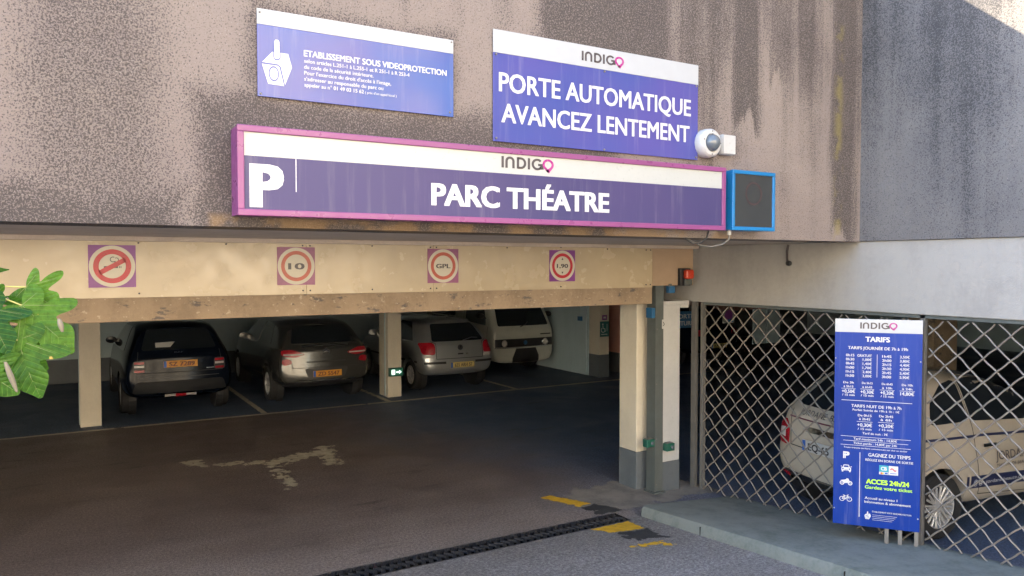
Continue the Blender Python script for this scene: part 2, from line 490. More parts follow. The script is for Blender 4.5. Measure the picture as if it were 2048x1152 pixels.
class MB:
    def __init__(s):
        s.v, s.f = [], []

    def add(s, vs, fs):
        n = len(s.v)
        s.v += [tuple(v) for v in vs]
        s.f += [tuple(i + n for i in f) for f in fs]
        return s

    def box(s, x0, x1, y0, y1, z0, z1):
        vs = [(x, y, z) for x in (x0, x1) for y in (y0, y1) for z in (z0, z1)]
        return s.add(vs, [(0, 1, 3, 2), (4, 6, 7, 5), (0, 4, 5, 1), (2, 3, 7, 6), (0, 2, 6, 4), (1, 5, 7, 3)])

    def quad(s, a, b, c, d):
        return s.add([a, b, c, d], [(0, 1, 2, 3)])

    def tube(s, pts, r, n=8, cap=True, up=None):
        pts = [Vector(p) for p in pts]
        rs = r if isinstance(r, (list, tuple)) else [r] * len(pts)
        ring0 = len(s.v)
        t0 = (pts[1] - pts[0]).normalized()
        nrm = t0.orthogonal().normalized() if up is None else Vector(up)
        for i, p in enumerate(pts):
            t = (pts[min(i + 1, len(pts) - 1)] - pts[max(i - 1, 0)]).normalized()
            nrm = (nrm - t * nrm.dot(t))
            nrm = nrm.normalized() if nrm.length > 1e-6 else t.orthogonal().normalized()
            bi = t.cross(nrm)
            for j in range(n):
                a = 2 * math.pi * j / n
                s.v.append(tuple(p + (nrm * math.cos(a) + bi * math.sin(a)) * rs[i]))
        for i in range(len(pts) - 1):
            for j in range(n):
                a = ring0 + i * n + j
                b = ring0 + i * n + (j + 1) % n
                s.f.append((a, b, b + n, a + n))
        if cap:
            s.f.append(tuple(ring0 + j for j in range(n))[::-1])
            s.f.append(tuple(ring0 + (len(pts) - 1) * n + j for j in range(n)))
        return s

    def lathe(s, prof, axis='y', n=24, c=(0, 0, 0)):
        """prof: (radius, along-axis) pairs"""
        b = len(s.v)
        for (r, h) in prof:
            for j in range(n):
                a = 2 * math.pi * j / n
                u, w_ = r * math.cos(a), r * math.sin(a)
                p = {'y': (u, h, w_), 'x': (h, u, w_), 'z': (u, w_, h)}[axis]
                s.v.append((p[0] + c[0], p[1] + c[1], p[2] + c[2]))
        for i in range(len(prof) - 1):
            for j in range(n):
                a = b + i * n + j
                d = b + i * n + (j + 1) % n
                s.f.append((a, d, d + n, a + n))
        return s

    def mesh(s, name, smooth=False):
        me = bpy.data.meshes.new(name)
        me.from_pydata(s.v, [], s.f)
        bm = bmesh.new()
        bm.from_mesh(me)
        bmesh.ops.recalc_face_normals(bm, faces=bm.faces)
        bm.to_mesh(me)
        bm.free()
        if smooth:
            for p in me.polygons:
                p.use_smooth = True
            me.set_sharp_from_angle(angle=R(38))
        return me

    def build(s, name, mat, parent=None, loc=None, smooth=False, bevel=0.0):
        o = link(name, s.mesh(name, smooth), mat, parent, loc)
        if bevel:
            b = o.modifiers.new('bevel', 'BEVEL')
            b.width = bevel
            b.segments = 2
            b.limit_method = 'ANGLE'
        return o


def box(name, mat, parent, *d, bevel=0.0):
    return MB().box(*d).build(name, mat, parent, bevel=bevel)


class Flat:
    """flat print in a sign's own plane: x right, z up, facing -y"""
    def __init__(s):
        s.v, s.f = [], []

    def poly(s, pts):
        n = len(s.v)
        s.v += list(pts)
        s.f.append(tuple(range(n, n + len(pts))))
        return s

    def rect(s, x0, z0, x1, z1):
        return s.poly([(x0, z0), (x1, z0), (x1, z1), (x0, z1)])

    def ring(s, cx, cz, r0, r1, n=48, a0=0, a1=360):
        k = len(s.v)
        full = (a1 - a0) >= 360
        m = n if full else n + 1
        for i in range(m):
            a = R(a0 + (a1 - a0) * i / n)
            s.v += [(cx + r0 * math.cos(a), cz + r0 * math.sin(a)), (cx + r1 * math.cos(a), cz + r1 * math.sin(a))]
        for i in range(n):
            j = (i + 1) % m
            s.f.append((k + 2 * i, k + 2 * i + 1, k + 2 * j + 1, k + 2 * j))
        return s

    def disc(s, cx, cz, r, n=40):
        return s.poly([(cx + r * math.cos(2 * math.pi * i / n), cz + r * math.sin(2 * math.pi * i / n)) for i in range(n)])

    def stroke(s, pts, w_, closed=False):
        pts = [Vector(p) for p in pts]
        n = len(pts)
        k = len(s.v)
        for i, p in enumerate(pts):
            if closed:
                a, b = pts[(i - 1) % n], pts[(i + 1) % n]
            else:
                a, b = pts[max(i - 1, 0)], pts[min(i + 1, n - 1)]
            t = (b - a).normalized()
            d1 = (p - a).normalized() if (p - a).length > 1e-9 else t
            nn = Vector((-t.y, t.x))
            c = max(0.5, abs(d1.dot(t)))
            s.v += [tuple(p + nn * w_ / 2 / c), tuple(p - nn * w_ / 2 / c)]
        for i in range(n if closed else n - 1):
            j = (i + 1) % n
            s.f.append((k + 2 * i, k + 2 * i + 1, k + 2 * j + 1, k + 2 * j))
        return s

    def build(s, name, mat, parent, off, ox=0.0, oz=0.0, sc=1.0):
        me = bpy.data.meshes.new(name)
        me.from_pydata([(v[0] * sc + ox, -off - (v[2] if len(v) > 2 else 0), v[1] * sc + oz) for v in s.v], [], s.f)
        bm = bmesh.new()
        bm.from_mesh(me)
        bmesh.ops.triangulate(bm, faces=[f for f in bm.faces if len(f.verts) > 4])
        for f in bm.faces:
            f.normal_update()
            if f.normal.y > 0:
                f.normal_flip()
        bm.to_mesh(me)
        bm.free()
        return link(name, me, mat, parent)


def text_verts(body, spacing=1.0):
    cu = bpy.data.curves.new('txt', 'FONT')
    cu.body = body
    cu.size = 1.0
    cu.space_character = spacing
    cu.resolution_u = 3
    o = bpy.data.objects.new('txt', cu)
    COL.objects.link(o)
    dg = bpy.context.evaluated_depsgraph_get()
    me = bpy.data.meshes.new_from_object(o.evaluated_get(dg))
    vs = [(v.co.x, v.co.y) for v in me.vertices]
    fs = [tuple(p.vertices) for p in me.polygons]
    bpy.data.objects.remove(o)
    bpy.data.curves.remove(cu)
    bpy.data.meshes.remove(me)
    return vs, fs


CAPH = 0.729


def text_flat(body, x, z, h, bold=0.02, width=None, align='L', spacing=1.0):
    """flat lettering: baseline z, capital height h, fitted to width"""
    v1, f1 = text_verts(body, spacing)
    vs, fs = [], []
    lays = [(0, 0)] if bold < 0.003 else [(-bold, -bold / 2), (bold, -bold / 2), (-bold, bold / 2), (bold, bold / 2)]
    for q, (dx, dz) in enumerate(lays):        # heavier strokes: shifted layers, each a hair prouder
        n0 = len(vs)
        vs += [(a + dx, b + dz, q * 0.0003) for a, b in v1]
        fs += [tuple(i + n0 for i in f_) for f_ in f1]
    x0 = min(v[0] for v in vs)
    x1 = max(v[0] for v in vs)
    sy = h / CAPH
    sx = width / (x1 - x0) if width else sy
    wd = (x1 - x0) * sx
    ox = {'L': x, 'C': x - wd / 2, 'R': x - wd}[align]
    f = Flat()
    f.v = [((a - x0) * sx + ox, b * sy + z, c) for a, b, c in vs]
    f.f = fs
    return f


def letter(body, parent, mat, off, x, z, h, bold=0.02, width=None, align='L', name='lettering', spacing=1.0):
    return text_flat(body, x, z, h, bold, width, align, spacing).build(name, mat, parent, off)


def indigo_logo(parent, x0, z, h, width, off, dark):
    """the INDIGO wordmark: arch for the N, map pin for the O; z baseline, h letter height"""
    t = 0.20
    L = Flat()
    x = 0.0
    L.rect(0, 0, t, 1)                                  # I
    ax = 0.42
    pts = [(ax, 0), (ax, 0.6)] + [(ax + 0.29 - 0.29 * math.cos(R(a)), 0.6 + 0.31 * math.sin(R(a))) for a in range(15, 180, 15)] + [(ax + 0.58, 0.6), (ax + 0.58, 0)]
    L.stroke(pts, t)
    dx = 1.38
    pts = [(dx, 0.085), (dx + 0.25, 0.085)] + [(dx + 0.25 + 0.36 * math.sin(R(a)), 0.5 - 0.415 * math.cos(R(a))) for a in range(15, 180, 15)] + [(dx + 0.25, 0.915), (dx, 0.915)]
    L.stroke(pts, t)
    L.rect(dx - t / 2, 0, dx + t / 2, 1)
    L.rect(2.22, 0, 2.22 + t, 1)                        # I
    gx = 3.05
    pts = [(gx + 0.40 * math.cos(R(a)), 0.5 + 0.42 * math.sin(R(a))) for a in range(42, 330, 12)] + [(gx + 0.37, 0.14), (gx + 0.37, 0.47), (gx + 0.06, 0.47)]
    L.stroke(pts, t)
    Wd = 4.42
    kx = width / (Wd * h)
    L.v = [(a * kx, b) for a, b in L.v]
    s = h
    ox = x0 + 0.08 * h
    L.build('logo_letters', dark, parent, off, ox, z, s)
    P = Flat()
    px = 4.0
    pts = [(px + 0.40 * math.cos(R(a)), 0.54 + 0.40 * math.sin(R(a))) for a in range(-44, 225, 8)] + [(px + 0.05, -0.10), (px - 0.05, -0.10)]
    P.stroke(pts, t, closed=True)
    P.v = [(a * kx, b) for a, b in P.v]
    P.build('logo_pin', M_MAG, parent, off, ox, z, s)


def camera_picto(parent, x, z, s, off, ink=None, dark=None, sx=0.8):
    """boxy CCTV camera pictogram in a unit square"""
    ink = ink or M_INKW
    f = Flat()
    st = [(0.42, 1.0 - 0.04), (0.46, 1.0), (0.54, 1.0), (0.58, 0.96), (0.58, 0.62), (0.42, 0.62)]
    f.poly([(0.02, 0.47), (0.36, 0.73), (0.86, 0.73), (0.98, 0.44), (0.80, 0.13), (0.74, 0.02), (0.22, 0.03)])
    f.v = [(a * sx, b) for a, b in f.v]
    st = [(a * sx, b) for a, b in st]
    f.build('camera_symbol', ink, parent, off, x, z, s)
    g = Flat()
    g.stroke([(0.02, 0.465), (0.52, 0.46), (0.60, 0.42), (0.74, 0.02)], 0.035)
    g.ring(0.40, 0.26, 0.13, 0.165)
    g.stroke([(0.40, 0.80), (0.40, 0.62), (0.44, 0.575), (0.56, 0.575), (0.60, 0.62), (0.60, 0.80)], 0.03)
    g.v = [(a * sx, b) for a, b in g.v]
    g.build('camera_symbol_lines', dark or M_S2, parent, off + 0.0012, x, z, s)
    Flat().poly(st).build('camera_symbol_stem', ink, parent, off + 0.0024, x, z, s)


def screws(parent, pts, y, r=0.006, mat=None):
    me = MB().lathe([(0.0001, -0.005), (r * 0.7, -0.0045), (r, -0.001), (r, 0.004)], 'y', 10).mesh('screw', True)
    for (x, z) in pts:
        o = link('screw', me, mat or M_GALV, parent)
        o.location = (x, y, z)


# ------------------------------------------------------------------ setting: floor, ramp, street
SL = 0.072
DY0, DY1 = 5.79, 6.045          # drain trough


def zr(y):
    return SL * (5.85 - y) if y < 5.85 else 0.0


f = MB()
f.quad((-9, DY1, 0), (24, DY1, 0), (24, 20, 0), (-9, 20, 0))
f.quad((4.80, 5.85, 0), (24, 5.85, 0), (24, DY1, 0), (4.80, DY1, 0))
f.quad((6.0, -4, 0), (24, -4, 0), (24, 5.85, 0), (6.0, 5.85, 0))
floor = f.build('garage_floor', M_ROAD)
tag(floor, 'dark brownish asphalt floor of the garage', kind='structure')
ramp = MB().quad((-30, -1.0, zr(-1)), (6.2, -1.0, zr(-1)), (6.2, DY0, zr(DY0)), (-30, DY0, zr(DY0))).quad((4.80, DY0, zr(DY0)), (6.2, DY0, zr(DY0)), (6.2, 5.85, 0), (4.80, 5.85, 0)).build('ramp', M_RAMP)
tag(ramp, 'grey asphalt ramp running down to the garage door', kind='structure')
st_ = MB().quad((-60, -60, zr(-1)), (60, -60, zr(-1)), (60, -1.0, zr(-1)), (-60, -1.0, zr(-1))).build('street', M_STREET)
tag(st_, 'asphalt street in the sun above the ramp', kind='structure')

# pavement with kerb, falling slightly from kerb to gate
ys = [5.83 - 0.28 * i for i in range(25)]
f = MB()
n = 0
prof = [(4.955, -0.01), (4.962, 0.07), (4.985, 0.097), (5.02, 0.103), (5.30, 0.085), (5.75, 0.045), (6.22, 0.012)]
for i, y in enumerate(ys):
    for j, (x, z) in enumerate(prof):
        wob = 0.012 * noise.noise(Vector((x * 2, y * 1.7, 3.1))) if j < 5 else 0
        f.v.append((x + wob, y, zr(y) + z + wob * 0.5))
m_ = len(prof)
for i in range(len(ys) - 1):
    for j in range(m_ - 1):
        a = i * m_ + j
        f.f.append((a, a + 1, a + 1 + m_, a + m_))
for j in range(m_ - 1):
    pass
f.add([(4.96, 5.83, -0.02), (6.22, 5.845, -0.02)] + [(x, 5.835, z) for x, z in prof[1:]][::-1], [tuple(range(2 + m_ - 1))])
pav = f.build('pavement', M_KERB, smooth=True)
tag(pav, 'worn concrete pavement strip with raised kerb below the mesh gate', kind='structure')
# kerb joint strips
for y in (5.02, 3.55):
    g = MB().box(4.951, 4.975, y - 0.003, y + 0.003, zr(y) + 0.0, zr(y) + 0.075)
    g.build('kerb_joint', M_TRENCH, pav)


def ragged(name, mat, parent, inside, x0, x1, y0, y1, step, zfun, thr=0.0, sc=6.0, seed=0.0, lift=0.004):
    """worn paint: small cells kept where a noise says paint survived"""
    vs, fs, idx = [], [], {}

    def vid(i, j):
        if (i, j) not in idx:
            x = x0 + i * step
            y = y0 + j * step
            jx = 0.45 * step * noise.noise(Vector((x * 40, y * 40, 1 + seed)))
            jy = 0.45 * step * noise.noise(Vector((x * 40, y * 40, 7 + seed)))
            idx[(i, j)] = len(vs)
            vs.append((x + jx, y + jy, zfun(y) + lift))
        return idx[(i, j)]
    for i in range(int((x1 - x0) / step)):
        for j in range(int((y1 - y0) / step)):
            x = x0 + (i + 0.5) * step
            y = y0 + (j + 0.5) * step
            k = inside(x, y)
            if k <= 0:
                continue
            nv = noise.fractal(Vector((x * sc, y * sc, seed)), 0.8, 2.1, 4)
            if nv * 0.5 + k - thr > 0:
                fs.append((vid(i, j), vid(i + 1, j), vid(i + 1, j + 1), vid(i, j + 1)))
    me = bpy.data.meshes.new(name)
    me.from_pydata(vs, [], fs)
    return link(name, me, mat, parent)


def seg_d(px, py, a, b):
    ax, ay = a
    bx, by = b
    t = max(0, min(1, ((px - ax) * (bx - ax) + (py - ay) * (by - ay)) / ((bx - ax) ** 2 + (by - ay) ** 2)))
    return math.hypot(px - ax - t * (bx - ax), py - ay - t * (by - ay))


def arrow_in(x, y):
    d = min(seg_d(x, y, (1.80, 10.02), (2.35, 9.82)) - 0.15, seg_d(x, y, (2.35, 9.82), (3.02, 10.0)) - 0.22,
            seg_d(x, y, (2.28, 9.6), (2.25, 8.62)) - 0.13, seg_d(x, y, (1.42, 10.35), (1.55, 10.1)) - 0.16,
            seg_d(x, y, (2.95, 9.4), (3.12, 10.3)) - 0.16)
    return -d * 3.2 if d < 0 else -1


def poly_in(poly, soft=0.12, gain=1.0):
    def fn(x, y):
        ins = False
        dm = 9
        for i in range(len(poly)):
            a, b = poly[i], poly[(i + 1) % len(poly)]
            if (a[1] > y) != (b[1] > y) and x < (b[0] - a[0]) * (y - a[1]) / (b[1] - a[1]) + a[0]:
                ins = not ins
            dm = min(dm, seg_d(x, y, a, b))
        return gain * min(1, dm / soft) if ins else -1
    return fn


M_ARROW = pm('worn_arrow_paint', (0.38, 0.345, 0.27), 0.75, var=0.35, scale=10, bump=0.2)
ragged('painted_arrow', M_ARROW, floor, arrow_in, 1.2, 3.4, 8.4, 10.6, 0.014, zr, 0.26, 9.0, 2.0)
# stall floor sheet with the navy interior shade painted into its colour
stall = MB().quad((-9, 13.14, 0.002), (11.14, 13.14, 0.002), (11.14, 18.58, 0.002), (-9, 18.58, 0.002)).build('stall_shade_tint', M_STALL_SHADE, floor)
# white stall lines
line_me = []


def stripe(x0, x1, y0, y1, mat=M_LINE, thr=-0.22, seed=0.0, step=0.03):
    ragged('painted_line', mat, floor, lambda x, y: 0.3, x0, x1, y0, y1, step, zr, thr, 5.0, seed)


ragged('painted_line', M_LINE, floor, lambda x, y: 0.3, -3.0, 11.6, 13.03, 13.13, 0.033, zr, 0.02, 3.0, 5.0)
for x in (2.93, 7.86):
    stripe(x, x + 0.10, 13.16, 17.6, thr=0.0, seed=x)
stripe(5.15, 5.25, 13.16, 17.6, thr=0.0, seed=1.5)
stripe(11.62, 17.7, 12.98, 13.07, thr=0.05, seed=8.5, step=0.04)
# yellow / black hazard bands by the drain
ragged('yellow_band', M_YEL, floor, poly_in([(4.40, 6.86), (4.56, 6.88), (4.78, 6.42), (4.60, 6.36)], 0.04, 0.7), 4.3, 4.9, 6.2, 7.0, 0.011, zr, 0.22, 13, 1.0)
ragged('black_band', M_BLKP, floor, poly_in([(4.60, 6.36), (4.80, 6.42), (4.96, 6.06), (4.60, 6.06)], 0.05, 0.7), 4.4, 5.0, 6.04, 6.5, 0.011, zr, 0.24, 13, 4.0)
ragged('yellow_band', M_YEL, ramp, poly_in([(4.28, 5.78), (4.74, 5.78), (4.72, 5.47), (4.36, 5.57)], 0.04, 0.7), 4.2, 4.9, 5.4, 5.785, 0.011, zr, 0.20, 12, 2.0)
ragged('black_band', M_BLKP, ramp, poly_in([(4.36, 5.57), (4.74, 5.48), (4.72, 5.10), (4.36, 5.22)], 0.1, 0.8), 4.2, 4.9, 5.0, 5.62, 0.011, zr, 0.32, 10, 6.0)
ragged('yellow_band', M_YEL, ramp, poly_in([(4.18, 5.22), (4.62, 5.14), (4.66, 4.86), (4.20, 5.06)], 0.1, 0.8), 4.1, 4.8, 4.8, 5.3, 0.011, zr, 0.50, 12, 9.0)
# worn concrete apron around the door post
ap = ragged('concrete_apron', M_APRON, floor, poly_in([(4.70, 6.04), (4.55, 6.35), (4.62, 6.75), (4.9, 7.05), (5.35, 6.98), (6.3, 6.9), (6.3, 6.05)], 0.25, 0.7), 4.4, 6.3, 6.04, 7.1, 0.025, zr, 0.10, 3.0, 3.0, lift=0.003)

# ------------------------------------------------------------------ building shell
wall = thing('concrete_facade', 'stained exposed-aggregate concrete wall above the garage entrance carrying the signs', 'wall')
box('wall_slab', M_FACADE, wall, -20, 6.085, 4.254, 4.60, 2.70, 5.30)
box('soffit', M_SOFFIT, wall, -20, 6.10, 4.601, 6.42, 2.705, 2.95)
box('soffit_trim', M_SOFFIT, wall, -20, 6.09, 6.22, 6.325, 2.672, 2.704)
box('roof_slab', M_CEIL, wall, -20, 24, 4.601, 20.5, 2.951, 5.25)
sw = thing('side_wall', 'grey-blue rendered side wall at right angles to the entrance, sunlit at its top corner', 'wall')
box('wall_slab', M_SIDE, sw, 6.088, 6.45, -4.0, 4.62, 2.705, 8.0)
sb = thing('painted_beam', 'white painted concrete beam over the mesh gate', 'beam')
box('beam', M_BEAMW, sb, 6.107, 6.42, -4.0, 6.90, 2.087, 2.703, bevel=0.008)
lt = thing('lintel', 'scuffed tan concrete lintel over the garage entrance below the cream boards', 'lintel')
box('lintel_beam', M_LINTEL, lt, -9, 5.53, 6.345, 6.60, 2.075, 2.40, bevel=0.006)
box('end_block', M_LINTEL, lt, 5.533, 6.10, 6.36, 6.58, 2.30, 2.40)

ceil = box('ceiling', M_CEIL, None, -9, 24, 6.43, 20.5, 2.405, 2.60)
tag(ceil, 'dark concrete garage ceiling', kind='structure')
c2 = box('ceiling', M_CEIL, None, 6.425, 24, -4.0, 6.42, 2.405, 2.60)
tag(c2, 'dark concrete ceiling behind the gate', kind='structure')
bk = thing('back_wall', 'dim back wall of the garage behind the parked cars', 'wall')
box('wall_slab', M_WALLI, bk, -9, 10.6, 18.6, 18.9, 0, 2.42)
box('dado', M_GREYP, bk, -9, 10.28, 18.585, 18.6, 0, 0.5)
bp = thing('pink_wall', 'pink back wall with dark dado seen through the gate', 'wall')
box('wall_slab', M_PINK, bp, 10.601, 24, 18.6, 18.9, 0.92, 2.42)
box('dado', M_GREYP, bp, 10.601, 24, 18.58, 18.9, 0, 0.919)
pk = thing('pink_wall', 'pink wall with dark grey dado just behind the door pillar', 'wall')
box('wall_slab', M_PINK, pk, 11.16, 11.3, 13.9, 18.575, 0.46, 2.42)
box('dado', M_GREYP, pk, 11.145, 11.3, 13.9, 18.575, 0, 0.459)
iw = thing('inner_wall', 'pale painted inner wall beside the white van', 'wall')
box('wall_slab', M_WALLI, iw, 10.29, 10.56, 13.95, 18.595, 0, 2.42)
box('pipe', M_WALLI, iw, 10.255, 10.289, 14.0, 14.04, 0.05, 2.4)
lw = thing('side_wall', 'far left inner wall of the garage', 'wall')
box('wall_slab', M_WALLI, lw, -9, -8.8, 6.61, 18.599, 0, 2.42)
rw = thing('side_wall', 'far right wall of the garage beyond the gate', 'wall')
box('wall_slab', M_WALLI, rw, 23.6, 24, -3.999, 18.579, 0, 2.42)
nw = thing('street_wall', 'outer wall at the near end of the gated area', 'wall')
box('wall_slab', M_WALLI, nw, 6.45, 24, -4.2, -4, 0, 2.6)

# columns in the garage
for (x0, x1, y0, y1, lab, dado) in ((0.285, 0.575, 13.43, 13.85, 'cream square column left of the black crossover', False),
                                    (5.33, 5.60, 13.53, 13.98, 'cream column with the green exit lamp between two cars', False),
                                    (10.30, 10.57, 13.56, 13.94, 'pale column end with disabled parking sign and grey foot', True)):
    c = thing('column', lab, 'column', group='square columns along the parking row')
    if dado:
        box('shaft', M_COLUMN, c, x0, x1, y0, y1, 0.5, 2.4, bevel=0.008)
        box('painted_foot', M_GREYP, c, x0 - 0.004, x1 + 0.004, y0 - 0.004, y1, 0, 0.499, bevel=0.006)
    else:
        box('shaft', M_COLUMN, c, x0, x1, y0, y1, 0, 2.4, bevel=0.008)
        box('corner_strip', M_WALLI, c, x0 - 0.012, x0 - 0.001, y0 + 0.12, y0 + 0.16, 0.02, 2.4)
c = thing('column', 'tan concrete column behind the cream car, seen over its roof', 'column', group='square columns along the parking row')
box('shaft', M_LINTEL, c, 10.9, 11.5, 6.4, 6.8, 0, 2.4, bevel=0.01)

# opposite building across the street, sunlit (mirrored in the glossy boards)
ob = thing('building', 'sunlit cream building across the street behind the camera', 'building')
box('wall', M_OPP, ob, -30, 7, -17, -12, 0.4, 10.5)
box('roof', M_CEIL, ob, -30.3, 7.3, -17.3, -11.7, 10.501, 10.8)
for i in range(9):
    for zz in (1.3, 4.6, 7.8):
        wdw = box('window', M_OPPW, ob, -24.5 + i * 3.3, -23.3 + i * 3.3, -12.0, -11.97, zz, zz + 1.7)
ob2 = thing('building', 'taller ochre building further along the street behind the camera', 'building')
box('wall', M_OPP, ob2, 9, 30, -20, -14, 0.4, 12)
box('roof', M_CEIL, ob2, 8.7, 30.3, -20.3, -13.7, 12.001, 12.3)
for i in range(5):
    for zz in (1.5, 5.0, 8.3):
        box('window', M_OPPW, ob2, 10.5 + i * 3.3, 11.7 + i * 3.3, -14.0, -13.97, zz, zz + 1.7)

# ------------------------------------------------------------------ header boards over the door
hb = thing('header_board', 'cream lacquered sheet boards across the top of the garage entrance', 'board')
seams = [-3.6, -0.62, 1.78, 2.93, 5.51]
for i in range(4):
    o = box('panel', M_PANEL, hb, seams[i] + 0.0015, seams[i + 1] - 0.0015, 6.318 + 0.001 * (i % 2), 6.342, 2.255, 2.692)
box('panel', M_PANEL2, hb, 5.513, 6.10, 6.322, 6.342, 2.272, 2.690)
pts = []
for sx in seams[1:]:
    pts += [(sx - 0.03, 2.285), (sx + 0.03 if sx < 5 else sx - 0.09, 2.285), (sx - 0.03, 2.655), (sx + 0.03 if sx < 5 else sx - 0.09, 2.655)]
pts += [(0.53, 2.285), (0.53, 2.66), (1.15, 2.66), (2.35, 2.285), (2.35, 2.66), (3.7, 2.66), (4.32, 2.67), (4.32, 2.28), (4.9, 2.66)]
screws(hb, pts, 6.316, 0.007, M_INKD)

# stickers on the boards
S = 0.31


M_RED_GLARE = pm('glare_paled_red', (0.42, 0.09, 0.055), 0.35, var=0.2, scale=9)  # mirrored sunlight painted in as paler ink, besides mild fading
M_PURP_GLARE = pm('glare_paled_purple', (0.27, 0.085, 0.17), 0.35, var=0.2, scale=5)  # backing paled by the same painted sunlight and mild fading


def sticker(name, label, x0, z0, back=None):
    t = thing(name, label, 'sign', (x0, 6.3165, z0), group='square traffic stickers on the cream boards')
    box('backing', back or M_PURP, t, 0, S, -0.0012, 0.0008, 0, S)
    Flat().disc(S / 2, S / 2, S * 0.487, 64).build('disc', M_STW, t, 0.0022)
    return t


t = sticker('no_smoking_sticker', 'no-smoking sticker with struck-out cigarette on purple square', 0.20, 2.332)
g = Flat()
g.rect(0.10, 0.142, 0.192, 0.156).rect(0.199, 0.142, 0.204, 0.156).rect(0.209, 0.142, 0.214, 0.156)
g.build('cigarette', M_INKD, t, 0.003)
g = Flat()
g.stroke([(0.16 + 0.018 * math.cos(R(a)), 0.205 + 0.018 * math.sin(R(a))) for a in range(60, 300, 20)] + [(0.172, 0.19), (0.176, 0.176), (0.188, 0.172)], 0.006)
g.ring(0.182, 0.203, 0.011, 0.016, 20, -70, 130)
g.build('smoke', M_INKD, t, 0.003)
g = Flat().ring(S / 2, S / 2, S * 0.285, S * 0.40, 64)
c_, s_ = math.cos(R(30)), math.sin(R(30))
hw, hl = 0.017, 0.096
g.poly([(S / 2 + c_ * a - s_ * b, S / 2 + s_ * a + c_ * b) for a, b in ((-hl, -hw), (hl, -hw), (hl, hw), (-hl, hw))])
g.build('red_ring', M_RED, t, 0.0042)
for nm, lab, x0, kind in (('speed_limit_sticker', 'round 10 speed limit sticker on purple square', 1.54, '10'),
                          ('gas_ban_sticker', 'round GPL ban sticker across the board seam', 2.87, 'GPL'),
                          ('height_limit_sticker', 'round 1,90 height limit sticker nearest the door post', 4.18, '1,90')):
    glare = kind in ('10', 'GPL')
    t = sticker(nm, lab, x0, 2.332, M_PURP_GLARE if glare else None)
    Flat().ring(S / 2, S / 2, S * 0.305, S * 0.40, 64).build('red_ring', M_RED_GLARE if glare else M_RED, t, 0.0034)
    letter(kind, t, M_INKD, 0.0034, S / 2, S / 2 - (0.026 if kind == '10' else 0.02), {'10': 0.052, 'GPL': 0.040, '1,90': 0.040}[kind], 0.03,
           {'10': 0.135, 'GPL': 0.145, '1,90': 0.135}[kind], 'C')
    if kind == '1,90':
        Flat().poly([(0.143, 0.214), (0.167, 0.214), (0.155, 0.236)]).poly([(0.143, 0.096), (0.155, 0.074), (0.167, 0.096)]).build('arrow_marks', M_INKD, t, 0.0034)

# ------------------------------------------------------------------ facade signs
t = thing('video_notice_sign', 'blue-violet video surveillance notice with white camera symbol, top left of the wall', 'sign', (0.94, 4.243, 3.400))
W1, H1 = 1.163, 0.465
box('sheet', M_S1, t, 0, W1, -0.004, 0.004, 0, H1 - 0.083, bevel=0.0015)
box('top_band', M_WHITE, t, 0, W1, -0.0042, 0.004, H1 - 0.0825, H1, bevel=0.0015)
camera_picto(t, 0.018, 0.062, 0.248, 0.0062, dark=M_S1, sx=0.68)
lx = 0.248
letter('ETABLISSEMENT SOUS VIDEOPROTECTION', t, M_INKW, 0.0062, lx, 0.243, 0.035, 0.028, 0.868)
for i, (s_, wd) in enumerate((('selon articles L.251-1 à L.255-1 et R 251-1 à R 253-4', 0.624), ('du code de la sécurité intérieure.', 0.400),
                              ("Pour l'exercice du droit d'accès à l'image,", 0.508), ("s'adresser au responsable du parc ou", 0.460),
                              ('appeler au n° 01 49 03 15 62', 0.342))):
    letter(s_, t, M_INKW, 0.0062, lx + 0.001, 0.208 - i * 0.0325, 0.0215, 0.018, wd)
letter("( prix d'un appel local )", t, M_INKW, 0.0062, lx + 0.350, 0.079, 0.014, 0.014, 0.193)
screws(t, [(0.015, H1 - 0.02), (W1 - 0.013, H1 - 0.014), (0.016, 0.014), (W1 - 0.025, 0.026)], -0.005, 0.006)

t = thing('automatic_door_sign', 'large violet sign reading PORTE AUTOMATIQUE AVANCEZ LENTEMENT', 'sign', (2.381, 4.243, 3.278))
W2, H2 = 1.748, 0.70
box('sheet', M_S2, t, 0, W2, -0.004, 0.004, 0, H2 - 0.142, bevel=0.0015)
box('top_band', M_WHITE, t, 0, W2, -0.007, 0.001, H2 - 0.144, H2, bevel=0.0015)
indigo_logo(t, 0.675, H2 - 0.105, 0.064, 0.355, 0.0085, M_INKD)
letter('PORTE AUTOMATIQUE', t, M_INKW, 0.0062, 0.04, 0.318, 0.124, 0.022, 1.635)
letter('AVANCEZ LENTEMENT', t, M_INKW, 0.0062, 0.058, 0.125, 0.124, 0.022, 1.605)
screws(t, [(0.02, H2 - 0.155), (W2 / 2, H2 - 0.155), (W2 - 0.02, H2 - 0.155), (0.02, 0.02), (W2 / 2, 0.012), (W2 - 0.02, 0.02)], -0.0085, 0.007)

